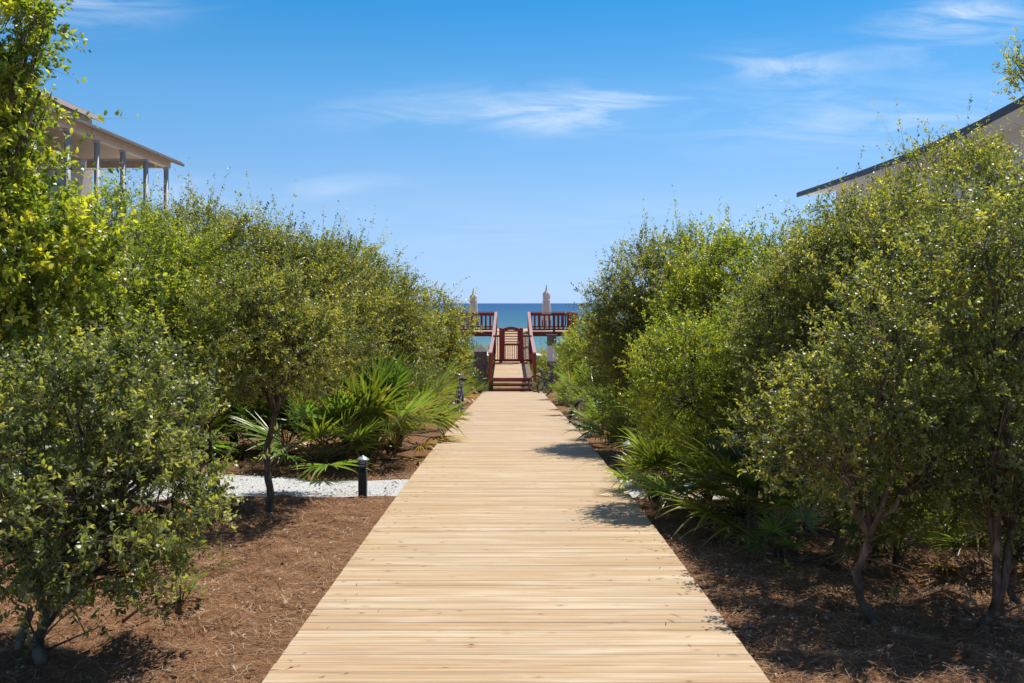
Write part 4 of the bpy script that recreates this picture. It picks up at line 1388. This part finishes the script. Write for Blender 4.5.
# ------------------------------------------------------------------ posts beside the stairs
o = tag(empty('notice_post', (1.70, 42.6, ground_z(42.6, 1.7))), 'grey timber post carrying a blank white panel right of the stairs', 'notice post')
zt = (EYE - (335 - 303) / F * 42.6) - o.location.z
p = MB(); p.box((0, .06, zt / 2 - .1), (.14, .10, zt - .1), None, 0, .006); p.build('post', M['greypost'], o)
p = MB(); p.box((0, 0, zt - .22), (.40, .16, .44), None, 0, .01); p.box((0, 0, zt + .01), (.46, .22, .04), None, 0, .006); p.build('head_box', M['greypost'], o)
p = MB(); p.box((0, -.02, zt - .79), (.41, .05, .68), None, 0, .004); p.build('panel', M['whitepanel'], o)
p = MB(); p.box((0, 0, zt - 1.245), (.40, .16, .22), None, 0, .01); p.build('lower_box', M['greypost'], o)
o = tag(empty('grey_box', (-1.36, 43.2, ground_z(43.2, -1.4))), 'dark grey timber box with a pointed roof left of the stairs', 'timber box')
zt = (EYE - (344 - 303) / F * 43.2) - o.location.z
p = MB(); p.box((0, 0, (zt - .32) / 2), (.54, .54, zt - .32), None, 0, .01); p.build('body', M['greypost'], o)
p = MB(); h0 = zt - .318
p.add([(-.34, -.34, h0), (.34, -.34, h0), (.34, .34, h0), (-.34, .34, h0), (0, 0, zt), (-.34, -.34, h0 - .0)], [(0, 1, 4), (1, 2, 4), (2, 3, 4), (3, 0, 4), (3, 2, 1, 0)]); p.build('roof', M['greypost'], o)
p = MB(); p.box((0, -.285, (zt - .4) * .55), (.36, .03, .5), None, 0, .006); p.build('door', M['greypost'], o)

# ------------------------------------------------------------------ bicycles
def bicycle(label, x, y, rz, lean, frame, tyre, side, z=None):
    o = empty('bicycle', (x, y, deck_z(y) if z is None else z), rz)
    o.rotation_euler = (0, lean, rz)
    tag(o, label, 'bicycle', 'bicycles parked beside the boards')
    rh, fh = Vector((0, -.52, .34)), Vector((0, .55, .34))
    bb, seat, head, headlo = Vector((0, -.08, .29)), Vector((0, -.27, .78)), Vector((0, .36, .86)), Vector((0, .41, .68))
    f = MB()
    f.tube([bb, seat], .020, 8); f.tube([headlo, bb], .024, 8)
    f.tube([seat + (bb - seat) * .12, head + (headlo - head) * .25], .016, 8)
    for s in (-1, 1):
        f.tube([rh + Vector((.05 * s, 0, 0)), bb + Vector((.02 * s, 0, 0))], .010, 6)
        f.tube([rh + Vector((.05 * s, 0, 0)), seat + Vector((.015 * s, .01, -.08))], .009, 6)
    f.tube([head, headlo], .021, 8)
    f.build('frame', frame, o)
    k = MB()
    for s in (-1, 1):
        k.tube([headlo + Vector((.03 * s, 0, 0)), (headlo + fh) / 2 + Vector((.05 * s, .0, 0)), fh + Vector((.05 * s, 0, 0))], [.014, .012, .009], 6)
    k.tube([headlo + Vector((-.03, 0, 0)), headlo + Vector((.03, 0, 0))], .014, 6)
    k.build('fork', frame, o)
    hb = MB()
    hb.tube([head, head + Vector((0, -.02, .12))], .014, 8)
    hb.tube([Vector((-.32, .12, 1.06)), Vector((-.27, .22, 1.07)), Vector((-.12, .34, 1.01)), Vector((0, .345, .98)), Vector((.12, .34, 1.01)), Vector((.27, .22, 1.07)), Vector((.32, .12, 1.06))], .012, 8)
    hbo = hb.build('handlebar', M['rim'], o)
    for s in (-1, 1):
        g = MB(); g.tube([Vector((.325 * s, .11, 1.06)), Vector((.37 * s, .01, 1.05))], .018, 8); g.build('grip', M['blackplastic'], hbo)
    sp = MB(); sp.tube([seat, seat + Vector((0, -.04, .12))], .012, 8); sp.build('seat_post', M['rim'], o)
    sa = MB()
    prof = [(-.15, .10, .055), (-.10, .11, .06), (0, .075, .05), (.08, .035, .042), (.14, .02, .03)]
    for i, (yy, hw, hh) in enumerate(prof):
        c = seat + Vector((0, -.04 + yy, .145))
        for a in range(10):
            t = 2 * PI * a / 10
            sa.v.append(tuple(c + Vector((hw * math.cos(t), 0, hh * .55 * math.sin(t)))))
    for i in range(len(prof) - 1):
        for a in range(10):
            b = (a + 1) % 10
            sa.f.append([i * 10 + a, i * 10 + b, (i + 1) * 10 + b, (i + 1) * 10 + a]); sa.mi.append(0); sa.sm.append(True)
    sa.f += [list(range(10))[::-1], [40 + a for a in range(10)]]; sa.mi += [0, 0]; sa.sm += [False, False]
    sa.build('saddle', M['blackplastic'], o)
    ck = MB(); ck.tube([bb + Vector((.06, 0, 0)), bb + Vector((.065, .09, -.14))], .010, 6); ck.tube([bb + Vector((-.06, 0, 0)), bb + Vector((-.065, -.09, .14))], .010, 6)
    ck.tube([bb + Vector((-.06, 0, 0)), bb + Vector((.06, 0, 0))], .018, 8)
    ck.box(bb + Vector((.11, .09, -.14)), (.09, .06, .022), None, 0, .004); ck.box(bb + Vector((-.11, -.09, .14)), (.09, .06, .022), None, 0, .004)
    ck.tube([bb + Vector((.045, .09 * math.cos(t * PI / 10), .09 * math.sin(t * PI / 10))) for t in range(20)], .006, 5, closed=True)
    ck.build('crank', M['blackplastic'], o)
    for hub in (rh, fh):
        we = MB(); we.tube([hub + Vector((-.055, 0, 0)), hub + Vector((.055, 0, 0))], .018, 8)
        for i in range(28):
            t = 2 * PI * i / 28
            we.tube([hub + Vector((.025 if i % 2 else -.025, 0, 0)), hub + Vector((0, .30 * math.cos(t), .30 * math.sin(t)))], .0018, 4, cap=False)
        wo = we.build('wheel', M['rim'], o)
        t_ = MB(); t_.tube([hub + Vector((0, .322 * math.cos(t * PI / 20), .322 * math.sin(t * PI / 20))) for t in range(40)], .029, 8, closed=True); t_.build('tyre', tyre, wo)
        q = MB(); q.tube([hub + Vector((0, .297 * math.cos(t * PI / 20), .297 * math.sin(t * PI / 20))) for t in range(40)], .013, 6, closed=True); q.build('rim', side, wo)
    return o


bicycle('dark bicycle with tan rims parked crosswise at the foot of the stairs', 1.50, 40.35, R(-86), R(5), M['greenframe'], M['tyre'], M['tanrim'])
bicycle('navy bicycle squeezed between the tan rimmed bicycle and palmetto', 1.72, 39.4, R(-62), R(6), M['blueframe'], M['bluetyre'], M['rim'], ground_z(39.4))
bicycle('bicycle seen from behind between left palmettos and the boards', -1.40, 25.8, R(8), R(6), M['purpleframe'], M['bluetyre'], M['rim'], ground_z(25.8))
bicycle('bicycle buried in the right palmettos with only a wheel showing', 1.70, 21.2, R(138), R(-22), M['greenframe'], M['tyre'], M['rim'], ground_z(20.9))

# ------------------------------------------------------------------ left house with porch
H = tag(empty('house', (-12.5, 36, ground_z(36, -12.5))), 'taupe house with a long columned upper porch on the left', 'house')
HB = H.location.copy()
h = lambda x, y, z: Vector((x, y, z)) - HB
gH = HB.z
for yy in (36, 34, 32, 30, 28, 26, 24, 22):
    c = MB(); c.tube([h(-12.5, yy, gH - .2), h(-12.5, yy, 6.53)], .085, 14)
    c.box(h(-12.5, yy, 6.50), (.19, .19, .05), None, 0, .008)
    c.build('porch_column', M['column'], H)
b_ = MB(); b_.box(h(-12.5, 28.6, 6.66), (.20, 15.2, .26), None, 0, .008); b_.box(h(-14.0, 36.12, 6.66), (2.8, .16, .26), None, 0, .008); b_.build('porch_beam', M['trim'], H)
pf = MB(); pf.box(h(-14.0, 28.6, 3.2), (3.4, 15.4, .28), None, 0, .01); pf.build('porch_floor', M['trim'], H)
ce = MB(); ce.box(h(-14.05, 28.6, 6.84), (2.9, 15.2, .05)); ce.build('porch_ceiling', M['soffit'], H)
# porch roof as a sloping slab, eave at x = -12.02
rf = MB()
sl_, X_e, X_i = .30, -12.17, -16.0
y0, y1 = 20.6, 36.75
for (dz0, dz1) in ((0.0, .11),):
    vs = []
    for yv in (y0, y1):
        for xv in (X_e, X_i):
            z = 6.72 + (X_e - xv) * sl_
            vs += [h(xv, yv, z + dz0), h(xv, yv, z + dz1)]
    rf.add(vs, [(0, 2, 3, 1), (4, 5, 7, 6), (0, 1, 5, 4), (2, 6, 7, 3), (0, 4, 6, 2), (1, 3, 7, 5)])
rfo = rf.build('porch_roof', M['shingle'], H)
sf = MB()
vs = []
for yv in (y0 + .05, y1 - .05):
    for xv in (X_e - .04, -12.39):
        vs.append(h(xv, yv, 6.715 + (X_e - xv) * sl_ - .03))
sf.add(vs, [(0, 2, 3, 1)]); 
sf.build('soffit', M['soffit'], rfo)
gt = MB(); gt.beam(h(-12.13, y0, 6.73), h(-12.13, y1 + .04, 6.73), .08, .11, 0, .02); gt.build('gutter', M['shingle'], rfo)
wl = MB(); wl.box(h(-15.7, 28.0, (gH + 8.54) / 2), (.2, 18, 8.54 - gH)); wl.box(h(-19.5, 36.9, (gH + 8.54) / 2), (7.4, .2, 8.54 - gH)); wl.build('wall', M['wall'], H)
ur = MB(); vs = []
for yv in (18, 37.55):
    for xv in (-15.38, -22.5):
        z = 8.44 + (-15.38 - xv) * .32
        vs += [h(xv, yv, z), h(xv, yv, z + .16)]
ur.add(vs, [(0, 2, 3, 1), (4, 5, 7, 6), (0, 1, 5, 4), (2, 6, 7, 3), (0, 4, 6, 2), (1, 3, 7, 5)]); uro = ur.build('roof', M['shingle'], H)
uf = MB(); uf.box(h(-15.40, 27.75, 8.50), (.06, 19.5, .17), None, 0, .01); uf.build('fascia', M['trim'], uro)
for yc, wd, z0, z1 in ((34.2, 1.3, 4.2, 5.9), (31.2, 1.5, 3.4, 5.75), (28.4, 1.3, 4.2, 5.9), (25.4, 1.5, 3.4, 5.75)):
    wf = MB()
    for s in (-1, 1): wf.box(h(-15.57, yc + s * (wd / 2 + .06), (z0 + z1) / 2), (.08, .12, z1 - z0 + .24), None, 0, .006)
    for z in (z0 - .06, z1 + .06): wf.box(h(-15.57, yc, z), (.08, wd, .12), None, 0, .006)
    wfo = wf.build('window', M['column'], H)
    g = MB(); g.box(h(-15.585, yc, (z0 + z1) / 2), (.03, wd, z1 - z0)); g.build('pane', M['glass'], wfo)
rl = MB()
for z in (3.45, 4.3): rl.box(h(-12.5, 29, z), (.06, 14, .07), None, 0, .006)
for i in range(100): rl.box(h(-12.5, 22.1 + i * .139, 3.87), (.03, .03, .80))
rl.build('porch_railing', M['column'], H)

# far neighbour, only an eave shows between the porch columns
H2 = tag(empty('house', (-24, 50, ground_z(50, -24))), 'distant house with only a pale eave showing between the porch columns', 'house')
hb2 = H2.location.copy(); q = lambda x, y, z: Vector((x, y, z)) - hb2
wl = MB(); wl.box(q(-27, 49.2, (hb2.z + 8.6) / 2), (7, 10, 8.6 - hb2.z)); wl.build('wall', M['whitewall'], H2)
rf = MB(); vs = [q(-22.1, 43, 8.75), q(-22.1, 55, 8.75), q(-32, 55, 8.75), q(-32, 43, 8.75), q(-27, 46, 9.55), q(-27, 52, 9.55)]
rf.add(vs, [(0, 1, 5, 4), (1, 2, 5), (2, 3, 4, 5), (3, 0, 4), (3, 2, 1, 0)]); rf.build('roof', M['trim'], H2)
wd_ = MB(); wd_.box(q(-23.47, 50, 6), (.08, 1.2, 1.5), None, 0, .01); wd_.build('window', M['glass'], H2)

# ------------------------------------------------------------------ right house: sagging dark eave over pale wall
H3 = tag(empty('house', (14, 34, ground_z(34, 14))), 'house with a dark curved roof edge rising behind the right trees', 'house')
hb3 = H3.location.copy(); q = lambda x, y, z: Vector((x, y, z)) - hb3
eave = [(41.8, 4.46), (38, 4.40), (34, 4.365), (30, 4.36), (27.5, 4.42), (25.5, 4.50), (23.5, 4.64), (21.5, 4.88), (19.5, 5.2)]
rf = MB(); so_ = MB(); fc = MB()
for i, (yv, hv) in enumerate(eave):
    z = hv + EYE
    for xv, dz in ((12.0, 0), (16.5, 1.1), (21, 0)):
        rf.v.append(tuple(q(xv, yv, z + dz + .16)))
    for xv, dz in ((12.0, 0.02), (13.3, .16)):
        so_.v.append(tuple(q(xv, yv, z + dz - .02)))
    if i:
        for k in range(2):
            b = (i - 1) * 3 + k
            rf.f.append([b, b + 1, b + 4, b + 3]); rf.mi.append(0); rf.sm.append(False)
        b = (i - 1) * 2
        so_.f.append([b, b + 2, b + 3, b + 1]); so_.mi.append(0); so_.sm.append(False)
        y_, h_ = eave[i - 1]
        fc.beam(q(11.97, y_, h_ + EYE + .075), q(11.97, yv, z + .075), .06, .19, 0, .0)
rfo = rf.build('roof', M['darkshingle'], H3)
so_.build('soffit', M['whitesoffit'], rfo); fc.build('fascia', M['darktrim'], rfo)
wl = MB()
for i, (yv, hv) in enumerate(eave):
    for xv in (13.3, 13.5):
        wl.v += [tuple(q(xv, yv - (.9 if i == 0 else 0), hb3.z - .2)), tuple(q(xv, yv - (.9 if i == 0 else 0), hv + EYE + .22))]
    if i:
        b0 = (i - 1) * 4
        wl.f += [[b0, b0 + 4, b0 + 5, b0 + 1], [b0 + 2, b0 + 3, b0 + 7, b0 + 6]]; wl.mi += [0, 0]; wl.sm += [False, False]
wl.box(q(16.95, 40.8, (hb3.z + 6.3) / 2), (6.9, .2, 6.3 - hb3.z)); wl.build('wall', M['whitewall'], H3)
for yc in (27, 33, 38):
    wf = MB()
    for s in (-1, 1): wf.box(q(13.27, yc + s * .66, 3.6), (.08, .12, 1.8), None, 0, .006)
    for z in (2.7, 4.5): wf.box(q(13.27, yc, z), (.08, 1.44, .12), None, 0, .006)
    wfo = wf.build('window', M['whitesoffit'], H3)
    g = MB(); g.box(q(13.28, yc, 3.6), (.03, 1.2, 1.7)); g.build('pane', M['glass'], wfo)

# ------------------------------------------------------------------ small things on the mulch
sx0, sy0 = (18 - 512) / F * 5.45, 5.45
stp = MB(); g0 = ground_z(sy0, sx0)
stp.tube([(0, 0, -.05), (.012, 0, .06), (.035, .01, .15), (.06, .01, .22)], [.032, .026, .024, .022], 9, jitter=.12)
tag(stp.build('stump', M['stump'], None, (sx0, sy0, g0)), 'short cut stump leaning beside the front left trunk', 'stump')


def weed(label, x, y, n, sc, seed, pal='bright'):
    r = random.Random(seed)
    mb = MB(); T = []
    for i in range(n):
        a, hgt, out = r.uniform(0, 2 * PI), r.uniform(.04, .13) * sc, r.uniform(.0, .08) * sc
        p = Vector((out * math.cos(a), out * math.sin(a), hgt))
        d = Vector((math.cos(a), math.sin(a), r.uniform(.1, .8))).normalized()
        s = d.cross(Vector((0, 0, 1))).normalized()
        L = r.uniform(.03, .055) * sc
        mb.add([p, p + d * L * .5 + s * L * .25, p + d * L, p + d * L * .5 - s * L * .25], [(0, 2, 1), (0, 3, 2)])
        c = [PAL[pal][1][k] + (PAL[pal][2][k] - PAL[pal][1][k]) * r.random() for k in range(3)]
        T += [c] * 4
        if i % 3 == 0:
            mb.tube([(0, 0, -.01), tuple(p)], [.003, .002], 4); T += [(.1, .12, .04)] * 8
    o = mb.build('weed', M['leaf'], None, (x, y, ground_z(y, x)))
    a_ = o.data.attributes.new('tint', 'FLOAT_COLOR', 'POINT')
    cc = np.ones((len(mb.v), 4), dtype=np.float32); cc[:, :3] = np.array(T)
    a_.data.foreach_set('color', cc.ravel())
    return tag(o, label, 'weed')


weed('small yellow green weed between stump and front left trunk', -2.62, 5.42, 34, .9, 1)
weed('tuft of leafy seedling near the pale slender right trunk', 1.95, 7.1, 26, .9, 2)
weed('small seedling on the mulch left of the gnarled right trunk', 2.45, 6.3, 22, .9, 3, 'green')
weed('low green seedling under the front left tree crown', -2.1, 6.3, 70, 1.7, 4, 'green')


def stick(label, a, b, rad, seed):
    r = random.Random(seed)
    a, b = Vector(a), Vector(b)
    mb = MB()
    pts = [a + (b - a) * t + Vector((r.uniform(-.02, .02), r.uniform(-.02, .02), 0)) for t in (0, .25, .5, .75, 1)]
    mb.tube([p - a for p in pts], [rad, rad * .9, rad * .8, rad * .6, rad * .3], 6)
    mb.tube([pts[2] - a, pts[2] - a + (b - a) * .25 + Vector((.03, .06, .05))], [rad * .6, rad * .2], 5)
    tag(mb.build('fallen_stick', M['barklight'], None, a), label, 'stick')


def G(x, y, up): return (x, y, ground_z(y, x) + up)


stick('thin dead stick propped in the mulch right of the front left trunk', G(-2.3, 5.9, .02), G(-2.08, 6.2, .28), .011, 1)
stick('bare fallen branch on the mulch at the right edge', G(2.6, 5.9, .03), G(3.1, 5.6, .08), .014, 2)
stick('grey fallen branch lying behind the pale slender trunk', G(2.2, 7.6, .04), G(3.0, 7.9, .16), .016, 3)
stick('short twig lying beside the twisted pale trunk', G(2.0, 7.9, .03), G(2.4, 7.5, .05), .010, 4)

print('LEAVES', sum(NLEAF))
